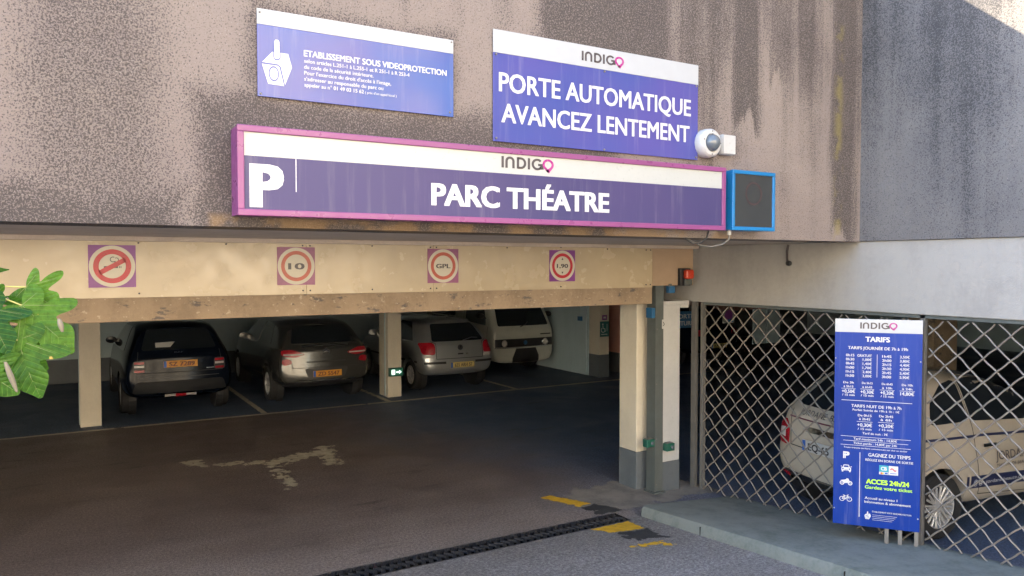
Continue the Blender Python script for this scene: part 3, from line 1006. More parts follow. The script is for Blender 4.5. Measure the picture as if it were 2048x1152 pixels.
t = thing('light_box_sign', 'long pink-framed light box sign reading PARC THÉATRE with white P', 'sign', (0.80, 4.252, 2.751))
W3, H3, D3 = 3.455, 0.462, 0.18
fw = 0.034
box('case', M_PINKF, t, 0.004, W3 - 0.004, -D3 + 0.02, 0.0, 0.004, H3 - 0.004)
for d in ((0, W3, 0, fw), (0, W3, H3 - fw, H3)):
    box('frame_rail', M_PINKF, t, d[0], d[1], -D3, -D3 + 0.03, d[2], d[3], bevel=0.004)
for d in ((0, fw), (W3 - fw, W3)):
    box('frame_stile', M_PINKF, t, d[0], d[1], -D3 + 0.001, -D3 + 0.03, fw - 0.001, H3 - fw + 0.001, bevel=0.004)
yb = H3 - 0.155
box('face', M_S3, t, fw, W3 - fw, -D3 + 0.012, -D3 + 0.0195, fw, yb)
box('face_band', M_LBW, t, fw, W3 - fw, -D3 + 0.012, -D3 + 0.0195, yb + 0.0005, H3 - fw)
o3 = D3 - 0.012 + 0.002
indigo_logo(t, 1.545, 0.342, 0.070, 0.377, o3, M_INKD)
letter('P', t, M_INKW, o3, 0.060, 0.052, 0.222, 0.05, 0.175, name='letter_p')
Flat().rect(0.296, 0.132, 0.301, 0.308).build('rule', M_INKW, t, o3)
letter('PARC THÉATRE', t, M_INKW, o3, 1.08, 0.097, 0.130, 0.04, 1.30)

t = thing('display_box', 'blue metal box with dark display at the end of the light box sign', 'display', (4.325, 4.252, 2.756))
W4, H4 = 0.46, 0.449
box('case', M_BLUEF, t, 0.003, W4 - 0.003, -0.165, 0.0, 0.003, H4 - 0.003)
for d in ((0, W4, 0, 0.028), (0, W4, H4 - 0.028, H4)):
    box('frame_rail', M_BLUEF, t, d[0], d[1], -0.18, -0.155, d[2], d[3], bevel=0.004)
for d in ((0, 0.026), (W4 - 0.026, W4)):
    box('frame_stile', M_BLUEF, t, d[0], d[1], -0.1795, -0.155, 0.0275, H4 - 0.0275, bevel=0.004)
box('screen', M_SCREEN, t, 0.026, W4 - 0.026, -0.170, -0.1655, 0.028, H4 - 0.028)
Flat().ring(W4 / 2, 0.28, 0.075, 0.088).build('unlit_ring', pm('unlit_red', (0.045, 0.025, 0.027), 0.4), t, 0.1712)
MB().lathe([(0.0001, -0.03), (0.016, -0.03), (0.016, 0.004)], 'z', 12, (0.06, -0.09, -0.002)).build('cable_gland', M_PLASTW, t, smooth=True)
t = thing('cable', 'dark cable looping below the display box and the light box sign', 'cable')
pts = [(4.385, 4.16, 2.725), (4.385, 4.165, 2.69), (4.36, 4.20, 2.655), (4.28, 4.24, 2.635), (4.18, 4.26, 2.645), (4.10, 4.30, 2.69)]
MB().tube(pts, 0.006, 8).build('cable_run', M_GALV, t, smooth=True)
pts = [(4.16, 4.15, 2.75), (4.16, 4.17, 2.70), (4.14, 4.2, 2.665), (4.09, 4.24, 2.655), (4.05, 4.28, 2.695)]
MB().tube(pts, 0.007, 8).build('cable_run', M_PLASTK, t, smooth=True)

t = thing('dome_camera', 'white dome security camera with smoked bubble beside its junction box', 'camera', (4.205, 4.254, 3.405))
MB().lathe([(0.0001, 0), (0.105, 0), (0.108, -0.03), (0.104, -0.075), (0.092, -0.088), (0.068, -0.09), (0.066, -0.08)], 'y', 32).build('housing', M_PLASTW, t, smooth=True)
pr = [(0.064 * math.cos(R(a)), -0.082 - 0.066 * math.sin(R(a))) for a in range(0, 90, 10)] + [(0.0005, -0.148)]
MB().lathe(pr, 'y', 28).build('bubble', M_SMOKE, t, smooth=True)
screws(t, [(0.085, 0.0), (-0.083, 0.02), (0.0, 0.085), (0.0, -0.085)], -0.088, 0.005, M_INKD)
t = thing('junction_box', 'small white plastic junction box on the wall right of the dome camera', 'box', (4.345, 4.254, 3.335))
box('body', M_PLASTW, t, 0, 0.135, -0.055, 0, 0, 0.15, bevel=0.012)
box('lid', M_PLASTW, t, 0.004, 0.131, -0.064, -0.0551, 0.004, 0.146, bevel=0.006)

t = thing('warning_lamp', 'red-orange warning lamp on a black base at the end of the boards', 'lamp', (5.87, 6.32, 2.268))
box('base', M_PLASTK, t, 0, 0.15, -0.05, 0, 0, 0.19, bevel=0.006)
box('lens', M_ORANGE, t, 0.035, 0.145, -0.11, -0.0501, 0.075, 0.175, bevel=0.016)
box('mount', M_STEEL, t, 0.045, 0.14, -0.085, -0.0501, 0.008, 0.07, bevel=0.006)
t = thing('sensor_box', 'small blue sensor box below the tan board end', 'box', (5.72, 6.33, 2.19))
box('body', M_PLASTB, t, 0, 0.08, -0.05, 0.01, 0, 0.075, bevel=0.006)
box('arm', M_STEEL, t, 0.02, 0.06, -0.02, 0.0, 0.076, 0.10)
t = thing('strap_hook', 'dark strap with a knob hanging on the beam face', 'hook', (6.10, 5.03, 2.69))
MB().tube([(0, 0, 0), (-0.012, 0.005, -0.06), (-0.016, 0.0, -0.13), (-0.022, -0.012, -0.17)], 0.011, 8).build('strap', M_INKD, t, smooth=True)
MB().lathe([(0.0001, -0.03), (0.02, -0.028), (0.026, -0.01), (0.022, 0.012), (0.0001, 0.02)], 'y', 14, (-0.024, -0.02, -0.178)).build('knob', M_PLASTK, t, smooth=True)

# ------------------------------------------------------------------ door jamb: pillar, steel guide, white housing
t = thing('door_pillar', 'cream and grey painted pillar at the right side of the garage door', 'pillar', (5.50, 6.56, 0))
box('shaft', M_COLUMN, t, 0, 0.22, 0, 0.30, 0.42, 2.404, bevel=0.008)
box('painted_foot', M_GREYP, t, -0.003, 0.223, -0.003, 0.303, 0, 0.4195, bevel=0.006)
t = thing('guide_post', 'tall dark steel door guide post in front of the pillar', 'post', (5.572, 6.335, 0))
box('front_flange', M_STEEL, t, 0.012, 0.112, 0, 0.012, 0.02, 2.27)
box('web', M_STEEL, t, 0, 0.0115, 0, 0.14, 0.02, 2.27)
box('rear_flange', M_STEEL, t, 0.012, 0.07, 0.128, 0.14, 0.02, 2.27)
box('foot_plate', M_STEEL, t, -0.025, 0.13, -0.03, 0.15, 0.0035, 0.0195)
screws(t, [(0.02, 0.10), (0.02, 0.6), (0.02, 1.2), (0.02, 1.8)], -0.001, 0.006)
t = thing('door_housing', 'white steel housing with grey foot beside the guide post', 'housing', (5.69, 6.345, 0))
box('cover', M_PLASTW, t, 0, 0.245, 0, 0.22, 0.33, 2.05, bevel=0.006)
box('painted_foot', M_GREYP, t, -0.002, 0.247, -0.002, 0.22, 0, 0.3295, bevel=0.005)
box('cap', M_PLASTW, t, -0.004, 0.38, -0.004, 0.2, 2.0505, 2.10, bevel=0.006)
box('cap_lip', M_PLASTW, t, 0.25, 0.37, 0.0, 0.1, 2.02, 2.05)
t = thing('clip_sticker', 'small white clip with a black arrow on the guide post', 'sign', (5.66, 6.334, 1.80))
box('plate', M_PLASTW, t, 0, 0.045, -0.004, -0.0008, 0, 0.10, bevel=0.002)
Flat().stroke([(0.012, 0.075), (0.032, 0.05), (0.012, 0.03)], 0.008).build('arrow', M_BLK, t, 0.0055)
for (x, y, z, lab) in ((5.455, 6.40, 0.52, 'green light-beam sensor on the inner side of the guide post'), (5.69, 6.343, 0.46, 'green light-beam sensor on the white door housing')):
    t = thing('beam_sensor', lab, 'sensor', (x, y, z), group='green door sensors')
    box('body', M_PLASTG, t, 0.0, 0.115, -0.07, 0, 0, 0.085, bevel=0.008)
    box('bracket', M_GALV, t, 0.02, 0.10, -0.06, 0.0, 0.0855, 0.092)
    MB().lathe([(0.0001, -0.082), (0.018, -0.08), (0.02, -0.0705)], 'y', 14, (0.075, 0, 0.042)).build('lens', M_SMOKE, t, smooth=True)
t = thing('limit_switch', 'small blue switch box at the top of the guide post', 'box', (5.525, 6.36, 1.92))
box('body', M_PLASTB, t, 0, 0.045, -0.02, 0.08, 0, 0.11, bevel=0.005)

# ------------------------------------------------------------------ mesh gate
gate = thing('mesh_gate', 'grey crimped-wire diamond mesh gate under the white beam', 'gate')
XG = 6.145
for y0, y1 in ((6.30, 6.365), (6.18, 6.22)):
    box('frame_post', M_GALV, gate, XG - 0.022, XG + 0.022, y0, y1, 0.005, 2.086)
box('frame_post', M_GALV, gate, XG - 0.02, XG + 0.02, 3.675, 3.715, zr(3.7) + 0.005, 2.086)
box('frame_post', M_GALV, gate, XG - 0.02, XG + 0.02, -1.2, -1.16, zr(-1) - 0.05, 2.086)
box('top_rail', M_STEEL, gate, XG - 0.02, XG + 0.02, -1.155, 6.178, 2.058, 2.0855)
HD, VD = 0.197, 0.189
cross = 0.5 * math.hypot(HD, VD)


def wire(y0, y1, k, sgn, ph):
    """one crimped wire z = sgn*VD/HD*(y - k); clipped to the gate bay"""
    sl = sgn * VD / HD
    pts = []
    ds = cross / 4
    L_ = math.hypot(1, sl)
    steps = int(4.2 / ds)
    ya, yb_ = y0, y1
    y = ya
    dy = ds / L_
    i = 0
    while y <= yb_ + 1e-6:
        z = sl * (y - k)
        if zr(y) + 0.006 <= z <= 2.062:
            # phase measured from the crossings so neighbouring wires weave
            s_ = (z * L_ / abs(sl)) / cross
            wv = math.cos(math.pi * s_ + ph)
            inpl = 0.0022 * math.sin(math.pi * 2 * s_ + ph)
            pts.append((XG + sgn * 0.004 + 0.0055 * wv, y - sl / L_ * inpl, z + inpl / L_))
        y += dy
    if len(pts) < 3:
        return
    MB().tube(pts, 0.0072, 6).build('wire', M_GATE, gate, smooth=True)


for (y0, y1, ya) in ((3.715, 6.18, 6.20), (-1.15, 3.675, 3.66)):
    nk = int((y1 - y0 + 2.3) / HD) + 2
    for i in range(nk):
        ph = math.pi * (i % 2)
        wire(y0, y1, y1 + 2.18 - i * HD, -1, ph)          # falls with y
        wire(y0, y1, y1 + 0.06 - i * HD, 1, ph + math.pi / 2)

# ------------------------------------------------------------------ tariff board
TB = thing('tariff_board', 'tall blue parking tariff board standing at an angle before the mesh gate', 'sign', (5.649, 4.166, 0), R(-52.2))
WB, ZB0, ZB1 = 0.657, 0.305, 2.045
HB = ZB1 - ZB0
box('sheet', M_S4, TB, 0, WB, -0.004, 0.004, ZB0, ZB1 - 0.112, bevel=0.0015)
box('top_band', M_WHITE, TB, 0, WB, -0.0042, 0.004, ZB1 - 0.1115, ZB1, bevel=0.0015)
for x in (0.40, 0.50, 0.62):
    box('leg', M_GALV, TB, x, x + 0.03, 0.006, 0.03, zr(3.8) + 0.0, ZB0 + 0.3)
box('crossbar', M_GALV, TB, 0.02, WB - 0.01, 0.006, 0.03, 1.0, 1.05)


def tbx(px):
    return (px - 72) / 440 * WB


def tbz(px, py):
    t_ = (px - 72) / 440
    top = 40 + 8 * t_
    bot = 1062 + 52 * t_
    return ZB1 - (py - top) / (bot - top) * HB


def T(s, x0, x1, yc, h, bold=0.024, mat=None):
    xm = (x0 + x1) / 2
    hh = h / 1045 * HB
    bold = bold * (0.9 if h > 20 else 0.5)
    letter(s, TB, mat or M_INKW, 0.0062, tbx(xm), tbz(xm, yc) - hh / 2, hh, bold, (x1 - x0) / 440 * WB, 'C')


def rule(x0, x1, yc, th=0.003):
    z = tbz((x0 + x1) / 2, yc)
    Flat().rect(tbx(x0), z - th / 2, tbx(x1), z + th / 2).build('rule', M_INKW, TB, 0.0062)


indigo_logo(TB, tbx(198), tbz(290, 77) - 0.024, 0.052, 0.275, 0.0062, M_INKD)
T('TARIFS', 228, 352, 143, 25, 0.05)
T('TARIFS JOURNÉE DE 7h à 19h', 140, 441, 188, 15, 0.04)
for i, (a, b_) in enumerate((('0h15', 'GRATUIT'), ('0h30', '1,00€'), ('0h45', '1,40€'), ('1h00', '1,70€'), ('1h15', '2,40€'), ('1h30', '3,00€'))):
    y = 221 + i * 20.4
    T(a, 130, 173, y, 13, 0.035)
    T(b_, 188 if i == 0 else 216, 262, y + 3, 13, 0.035)
for i, (a, b_) in enumerate((('1h45', '3,50€'), ('2h00', '3,80€'), ('2h15', '4,40€'), ('2h30', '4,90€'), ('2h45', '5,40€'), ('3h00', '5,90€'))):
    y = 228 + i * 20.4
    T(a, 314, 360, y, 13, 0.035)
    T(b_, 402, 450, y + 3, 13, 0.035)
Flat().rect(tbx(288), tbz(288, 333), tbx(290), tbz(288, 218)).build('rule', M_INKW, TB, 0.0062)
for (xa, xb, l1, l2, l3, l4, y) in ((108, 182, 'De 3h', 'à 5h15', '+0,50€', '/ 15 min', 357), (206, 276, 'De 5h15', 'à 6h45', '+0,30€', '/ 15 min', 361),
                                    (304, 378, 'De 6h45', 'à 10h', '+0,20€', '/ 15 min', 366), (403, 478, 'De 10h', 'à 24h', '14,80€', None, 371)):
    c_ = (xa + xb) / 2
    T(l1, c_ - 27, c_ + 27, y, 11, 0.035)
    T(l2, c_ - 25, c_ + 25, y + 20, 11, 0.035)
    rule(xa, xb, y + 31)
    T(l3, c_ - 34, c_ + 34, y + 44, 17, 0.045)
    if l4:
        T(l4, c_ - 32, c_ + 32, y + 62, 11, 0.035)
rule(110, 466, 454, 0.004)
T('TARIFS NUIT DE 19h à 7h', 161, 413, 480, 15, 0.04)
T('Forfait Soirée de 19h à 1h : 1€', 168, 404, 500, 11, 0.03)
for (xa, xb, l1, l2, l3, y) in ((190, 270, 'De 0h15', 'à 2h45', '+0,30€', 523), (298, 378, 'De 2h45', 'à 6h', '+0,20€', 528)):
    c_ = (xa + xb) / 2
    T(l1, c_ - 35, c_ + 35, y, 12, 0.035)
    T(l2, c_ - 28, c_ + 28, y + 18, 12, 0.035)
    rule(xa, xb, y + 32)
    T(l3, c_ - 38, c_ + 38, y + 48, 17, 0.045)
    T('/ 15 min', c_ - 35, c_ + 35, y + 68, 11, 0.035)
T('Tarif de nuit : 7€', 220, 348, 616, 11, 0.03)
rule(108, 462, 636)
T('Tarif maximum 24h : 14,80€', 174, 394, 646, 11, 0.035)
rule(122, 450, 658)
T('Ticket perdu : 14,80€ par 24h', 174, 394, 668, 11, 0.035)
rule(108, 462, 680)
T('Toute tranche tarifaire commencée est due en entier', 124, 446, 692, 8, 0.02)
T('P', 122, 155, 719, 34, 0.07)
Flat().rect(tbx(207), tbz(207, 1032), tbx(210), tbz(207, 708)).build('rule', M_INKW, TB, 0.0062)
T('GAGNEZ DU TEMPS', 251, 462, 728, 18, 0.045)
T('RÉGLEZ EN BORNE DE SORTIE', 237, 475, 754, 12, 0.035)
T('ACCES 24h/24', 242, 458, 862, 24, 0.045, pm('lime_ink', (0.42, 0.78, 0.03), 0.35))
T('Gardez votre ticket', 236, 473, 892, 17, 0.035, MATS['lime_ink'])
T('Accueil au niveau 1', 236, 400, 944, 13, 0.03)
T('Information & abonnement', 235, 467, 967, 13, 0.03)
T('ÉTABLISSEMENT SOUS VIDÉOPROTECTION', 275, 470, 1017, 8, 0.025)
for i in range(4):
    rule(276, 400 - i * 8, 1030 + i * 8, 0.0022)
camera_picto(TB, tbx(234), tbz(250, 1045), 0.066, 0.0062, dark=M_S4)
# payment marks
x0, x1 = tbx(307), tbx(402)
z0, z1 = tbz(350, 822), tbz(350, 776)
xm = (x0 + x1) / 2
Flat().rect(x0, z0 + 0.022, xm - 0.001, z1).build('card_mark', pm('card_teal', (0.02, 0.28, 0.36), 0.4), TB, 0.0062)
letter('CB', TB, M_INKW, 0.0072, (x0 + xm) / 2, z0 + 0.035, 0.03, 0.05, 0.045, 'C')
Flat().rect(x0, z0, xm - 0.001, z0 + 0.021).rect(xm + 0.001, z0, x1, z1).build('card_ground', M_INKW, TB, 0.0062)
Flat().disc(x0 + 0.017, z0 + 0.010, 0.008, 20).build('card_dot', M_RED, TB, 0.0072)
Flat().disc(x0 + 0.027, z0 + 0.010, 0.008, 20).build('card_dot', M_YEL, TB, 0.0076)
Flat().rect(x0 + 0.042, z0 + 0.004, xm - 0.006, z0 + 0.017).build('card_dot', M_PLATEB, TB, 0.0072)
g = Flat()
xc = (xm + x1) / 2
g.stroke([(xc - 0.022 + 0.011 * i, z0 + 0.045 + 0.010 * math.sin(i * 1.5)) for i in range(5)], 0.008)
g.build('card_swirl', M_RED, TB, 0.0072)
Flat().rect(x0 + (xm - x0) + 0.012, z0 + 0.012, x1 - 0.012, z0 + 0.017).build('card_swirl', M_PLATEB, TB, 0.0072)


def tb_flat():
    return Flat()


U = WB / 440
# car front symbol
g = Flat()
ox, oz = tbx(139), tbz(139, 803)
c = [(-25, 4), (-25, 20), (-18, 24), (-13, 38), (13, 38), (18, 24), (25, 20), (25, 4)]
g.poly([(ox + a * U, oz + b_ * U) for a, b_ in c]).rect(ox - 23 * U, oz - 3 * U, ox - 15 * U, oz + 4 * U).rect(ox + 15 * U, oz - 3 * U, ox + 23 * U, oz + 4 * U)
g.poly([(ox + a * U, oz + b_ * U) for a, b_ in ((-29, 26), (-22, 25), (-22, 29), (-28, 30))]).poly([(ox + a * U, oz + b_ * U) for a, b_ in ((29, 26), (28, 30), (22, 29), (22, 25))])
g.build('car_symbol', M_INKW, TB, 0.0062)
g = Flat()
g.poly([(ox + a * U, oz + b_ * U) for a, b_ in ((-14, 24), (-10, 34), (10, 34), (14, 24))]).disc(ox - 17 * U, oz + 14 * U, 4 * U, 12).disc(ox + 17 * U, oz + 14 * U, 4 * U, 12).rect(ox - 9 * U, oz + 6 * U, ox + 9 * U, oz + 9 * U)
g.build('car_symbol_holes', M_S4, TB, 0.0072)
# motorbike symbol
g = Flat()
ox, oz = tbx(139), tbz(139, 872)
for dx in (-21, 21):
    g.ring(ox + dx * U, oz + 12 * U, 7 * U, 12 * U, 24).disc(ox + dx * U, oz + 12 * U, 3 * U, 12)
g.poly([(ox + a * U, oz + b_ * U) for a, b_ in ((-30, 26), (-8, 30), (4, 36), (14, 30), (10, 14), (-8, 10), (-14, 22))])
g.stroke([(ox + 21 * U, oz + 12 * U), (ox + 10 * U, oz + 36 * U), (ox + 2 * U, oz + 37 * U)], 4 * U)
g.build('motorbike_symbol', M_INKW, TB, 0.0062)
# bicycle symbol
g = Flat()
ox, oz = tbx(138), tbz(138, 953)
for dx in (-19, 19):
    g.ring(ox + dx * U, oz + 13 * U, 10.5 * U, 13.5 * U, 28)
g.stroke([(ox - 19 * U, oz + 13 * U), (ox - 8 * U, oz + 30 * U), (ox + 11 * U, oz + 30 * U), (ox - 1 * U, oz + 12 * U), (ox - 19 * U, oz + 13 * U)], 3 * U)
g.stroke([(ox - 1 * U, oz + 12 * U), (ox - 9 * U, oz + 35 * U), (ox - 14 * U, oz + 35 * U)], 3 * U)
g.stroke([(ox + 19 * U, oz + 13 * U), (ox + 9 * U, oz + 37 * U), (ox + 16 * U, oz + 38 * U)], 3 * U)
g.build('bicycle_symbol', M_INKW, TB, 0.0062)
screws(TB, [(0.008, tbz(80, 236)), (WB - 0.012, tbz(502, 255)), (0.01, tbz(72, 985)), (WB - 0.014, tbz(492, 1045))], -0.0055, 0.006, M_WHITE)

# ------------------------------------------------------------------ drain channel
dr = thing('drain_channel', 'cast-iron slotted drain channel across the foot of the ramp', 'drain')
MB().quad((-6, DY0, -0.16), (4.8, DY0, -0.16), (4.8, DY1, -0.16), (-6, DY1, -0.16)).quad((-6, DY0, -0.16), (4.8, DY0, -0.16), (4.8, DY0, 0.003), (-6, DY0, 0.003)).quad((-6, DY1, -0.16), (4.8, DY1, -0.16), (4.8, DY1, 0), (-6, DY1, 0)).quad((4.8, DY0, -0.16), (4.8, DY1, -0.16), (4.8, DY1, 0), (4.8, DY0, 0)).build('trough', M_TRENCH, dr)
bar = MB()
hx = 0.016
path = [(a_ * 1.3, b_ * (DY1 - DY0 - 0.03) / 0.144) for a_, b_ in ((-0.012, -0.072), (0.012, -0.045), (0.02, -0.02), (0.004, 0.004), (-0.014, 0.02), (-0.004, 0.05), (0.014, 0.072))]
for i in range(len(path) - 1):
    (a, b_), (c, d) = path[i], path[i + 1]
    n0 = len(bar.v)
    bar.add([(a - hx, b_, -0.022), (a + hx, b_, -0.022), (a + hx, b_, 0.0), (a - hx, b_, 0.0), (c - hx, d, -0.022), (c + hx, d, -0.022), (c + hx, d, 0.0), (c - hx, d, 0.0)],
            [(0, 1, 5, 4), (1, 2, 6, 5), (2, 3, 7, 6), (3, 0, 4, 7), (0, 3, 2, 1), (4, 5, 6, 7)])
bar_me = bar.mesh('bar')
bar_me.materials.append(M_IRON)
rail_me = MB().box(-0.2485, 0.2485, -0.006, 0.006, -0.026, 0.003).mesh('edge_rail')
rail_me.materials.append(M_IRON)
for i in range(13):
    gx = 4.53 - i * 0.5
    g = bpy.data.objects.new('grate', rail_me)
    COL.objects.link(g)
    g.parent = dr
    g.location = (gx, DY0 + 0.007, 0.004)
    r2 = bpy.data.objects.new('edge_rail', rail_me)
    COL.objects.link(r2)
    r2.parent = g
    r2.location = (0, DY1 - DY0 - 0.014, -0.003)
    for j in range(7):
        b2 = bpy.data.objects.new('bar', bar_me)
        COL.objects.link(b2)
        b2.parent = g
        b2.location = (-0.213 + j * 0.071, (DY1 - DY0) / 2 - 0.007, -0.001)

# ------------------------------------------------------------------ vehicles


def hatch_rows(W, H, L, belt=0.92, rake=0.42, nose=0.0, tail=0.0):
    """stations of a hatchback: y, dy low, dy roof, z floor, half widths low/mid/belt/roof, belt z, roof z"""
    s = W / 1.65
    q = H / 1.42
    l = L / 3.9
    b = belt
    rows = [
        (0.05, -0.05, rake, .40, .66, .72, b - .02, .66, .47, 1.350 * q),
        (0.13, -0.09, rake, .31, .75, .79, b, .725, .53, 1.378 * q),
        (0.45, -0.02, rake * .8, .27, .79, .82, b + .01, .765, .56, 1.405 * q),
        (1.0 * l, 0, .12, .23, .79, .825, b + .01, .775, .575, 1.42 * q),
        (1.7 * l, 0, 0, .21, .79, .825, b, .775, .575, 1.415 * q),
        (2.25 * l, 0, -.12, .21, .79, .825, b - .01, .775, .57, 1.40 * q),
        (2.78 * l, 0, -.45, .21, .79, .82, b - .02, .77, .55, 1.36 * q),
        (3.02 * l, 0, -.03, .21, .79, .815, b - .03, .755, .66, b + .05 + nose),
        (3.45 * l, 0, 0, .21, .77, .80, b - .08, .72, .62, b - .02 + nose),
        (3.78 * l, .02, 0, .24, .71, .75, b - .16, .65, .50, b - .13 + nose),
        (3.87 * l, .03, -.02, .30, .62, .67, b - .22, .56, .42, b - .20 + nose),
    ]
    return [(r[0], r[1], r[2], r[3], r[4] * s, r[5] * s, r[6], r[7] * s, r[8] * s, r[9]) for r in rows]


class Car:
    def __init__(s, name, label, rows, paint, axles, track, wr, cat='car', loc=(0, 0, 0), rz=0, capn=4, bulge=0.06, rimstyle='steel', group=None):
        s.root = thing(name, label, cat, loc, rz, group)
        s.paint = paint
        N = 10
        vs = []
        fs = []
        for (y, dyb, dyt, zb, wl, wm, zs, ws, wrf, zrf) in rows:
            half = [(0, zb, dyb), (wl * .8, zb, dyb), (wl, zb + .09, dyb), (wm, zb + .55 * (zs - zb), dyb * .35), (ws, zs, 0), (ws * .965, zs + min(.05, .2 * (zrf - zs)), .02 * dyt),
                    (wrf + .27 * (ws - wrf), zs + .72 * (zrf - zs), .72 * dyt), (wrf, zrf - .12 * (zrf - zs), .92 * dyt), (wrf * .62, zrf - .004, dyt), (0, zrf + .008, dyt)]
            ring = [(x, y + d, z) for x, z, d in half] + [(-x, y + d, z) for x, z, d in half[-2:0:-1]]
            vs += ring
        m = 2 * N - 2
        for i in range(len(rows) - 1):
            for j in range(m):
                a = i * m + j
                b = i * m + (j + 1) % m
                fs.append((a, a + m, b + m, b))
        # end caps: horizontal strips between the left and right contour
        for base, sg in ((0, -1), ((len(rows) - 1) * m, 1)):
            prev = None
            for j in range(1, N - 1):
                r_ = base + j
                l_ = base + (m - j)
                row = [r_]
                pr_, pl_ = Vector(vs[r_]), Vector(vs[l_])
                for t in range(1, capn):
                    u = t / capn
                    p = pr_.lerp(pl_, u)
                    p.y += sg * bulge * (1 - (2 * u - 1) ** 2)
                    row.append(len(vs))
                    vs.append(tuple(p))
                row.append(l_)
                if prev:
                    for t in range(capn):
                        fs.append((prev[t], prev[t + 1], row[t + 1], row[t]))
                else:
                    for t in range(capn):
                        if t < capn // 2:
                            fs.append((row[t], row[t + 1], base) if True else None)
                        else:
                            fs.append((row[t], row[t + 1], base))
                prev = row
            for t in range(capn):
                fs.append((prev[t], prev[t + 1], base + N - 1))
        mb = MB()
        mb.v, mb.f = vs, fs
        me = mb.mesh('body')
        ob = bpy.data.objects.new('body_tmp', me)
        COL.objects.link(ob)
        ss = ob.modifiers.new('s', 'SUBSURF')
        ss.levels = ss.render_levels = 2
        tmp = []
        for yy in axles:
            for sx in (-1, 1):
                c = MB().lathe([(0.0001, 0.0), (wr + .055, 0.0), (wr + .055, 0.7), (0.0001, 0.7)], 'x', 32)
                cme = c.mesh('cut')
                co = bpy.data.objects.new('cut', cme)
                COL.objects.link(co)
                co.location = (track - .14, yy, wr) if sx > 0 else (-(track - .14) - 0.7, yy, wr)
                bo = ob.modifiers.new('b', 'BOOLEAN')
                bo.operation = 'DIFFERENCE'
                bo.object = co
                bo.solver = 'EXACT'
                tmp.append(co)
        dg = bpy.context.evaluated_depsgraph_get()
        dg.update()
        fin = bpy.data.meshes.new_from_object(ob.evaluated_get(dg))
        fin.name = 'body'
        bpy.data.objects.remove(ob)
        for co in tmp:
            bpy.data.objects.remove(co)
        for p in fin.polygons:
            p.use_smooth = True
        fin.set_sharp_from_angle(angle=R(40))
        fin.materials.clear()
        s.body = link('body', fin, paint, s.root)
        s.bvh = BVHTree.FromPolygons([v.co.copy() for v in fin.vertices], [tuple(p.vertices) for p in fin.polygons])
        # wheels
        tyre = MB().lathe([(wr * .66, -.085), (wr * .93, -.09), (wr * .99, -.07), (wr, 0), (wr * .99, .07), (wr * .93, .09), (wr * .66, .085)], 'x', 36).mesh('tyre', True)
        rim = MB().lathe([(wr * .67, .075), (wr * .64, .07), (wr * .60, .03), (wr * .60, -.06)], 'x', 32)
        if rimstyle == 'spoke':
            for k in range(10):
                a0 = 2 * math.pi * k / 10
                for q0, q1, dd in ((a0 - .05, a0 - .15, .06), (a0 + .05, a0 + .15, .06)):
                    p0 = (dd, .16 * wr * math.cos(q0), .16 * wr * math.sin(q0))
                    p1 = (dd + .008, .63 * wr * math.cos(q1), .63 * wr * math.sin(q1))
                    rim.tube([p0, p1], [.011, .013], 6)
            rim.lathe([(0.0001, .075), (wr * .17, .07), (wr * .2, .05)], 'x', 18)
        else:
            rim.lathe([(0.0001, .062), (wr * .2, .06), (wr * .3, .045), (wr * .6, .05)], 'x', 28)
            for k in range(9):
                a0 = 2 * math.pi * k / 9
                rim.tube([(.055, .25 * wr * math.cos(a0), .25 * wr * math.sin(a0)), (.062, .58 * wr * math.cos(a0), .58 * wr * math.sin(a0))], .016, 5)
        rim = rim.mesh('rim', True)
        hubd = MB().lathe([(0.0001, -.02), (wr * .6, -.02)], 'x', 24).mesh('brake_disc')
        for me_, mt in ((tyre, M_RUBBER), (rim, M_ALLOY), (hubd, M_INKD)):
            me_.materials.append(mt)
        lin = MB().lathe([(0.0001, 0.004), (wr + .05, 0.004), (wr + .05, .12)], 'x', 28).mesh('arch_liner')
        lin.materials.append(M_PLASTK)
        for yy in axles:
            for sx in (-1, 1):
                wh = bpy.data.objects.new('wheel', tyre)
                COL.objects.link(wh)
                wh.parent = s.root
                wh.location = (sx * track, yy, wr)
                if sx < 0:
                    wh.rotation_euler = (0, 0, math.pi)
                for nm, me_ in (('rim', rim), ('brake_disc', hubd)):
                    o = bpy.data.objects.new(nm, me_)
                    COL.objects.link(o)
                    o.parent = wh
                o = bpy.data.objects.new('arch_liner', lin)
                COL.objects.link(o)
                o.parent = s.root
                o.location = (sx * (track - .14), yy, wr)
                if sx < 0:
                    o.rotation_euler = (0, 0, math.pi)

    # --- things wrapped on the body: outline in a view plane, thrown onto the skin
    def hit(s, a, b, view):
        if view == 'rear':
            o, d = Vector((a, -2, b)), Vector((0, 1, 0))
        elif view == 'front':
            o, d = Vector((-a, 9, b)), Vector((0, -1, 0))
        elif view == 'right':
            o, d = Vector((3, a, b)), Vector((-1, 0, 0))
        else:
            o, d = Vector((-3, a, b)), Vector((1, 0, 0))
        h = s.bvh.ray_cast(o, d)
        if h[0] is None:
            h = s.bvh.find_nearest(o + d * 2.5)
        n = h[1]
        if n.dot(d) > 0:
            n = -n
        return h[0], n

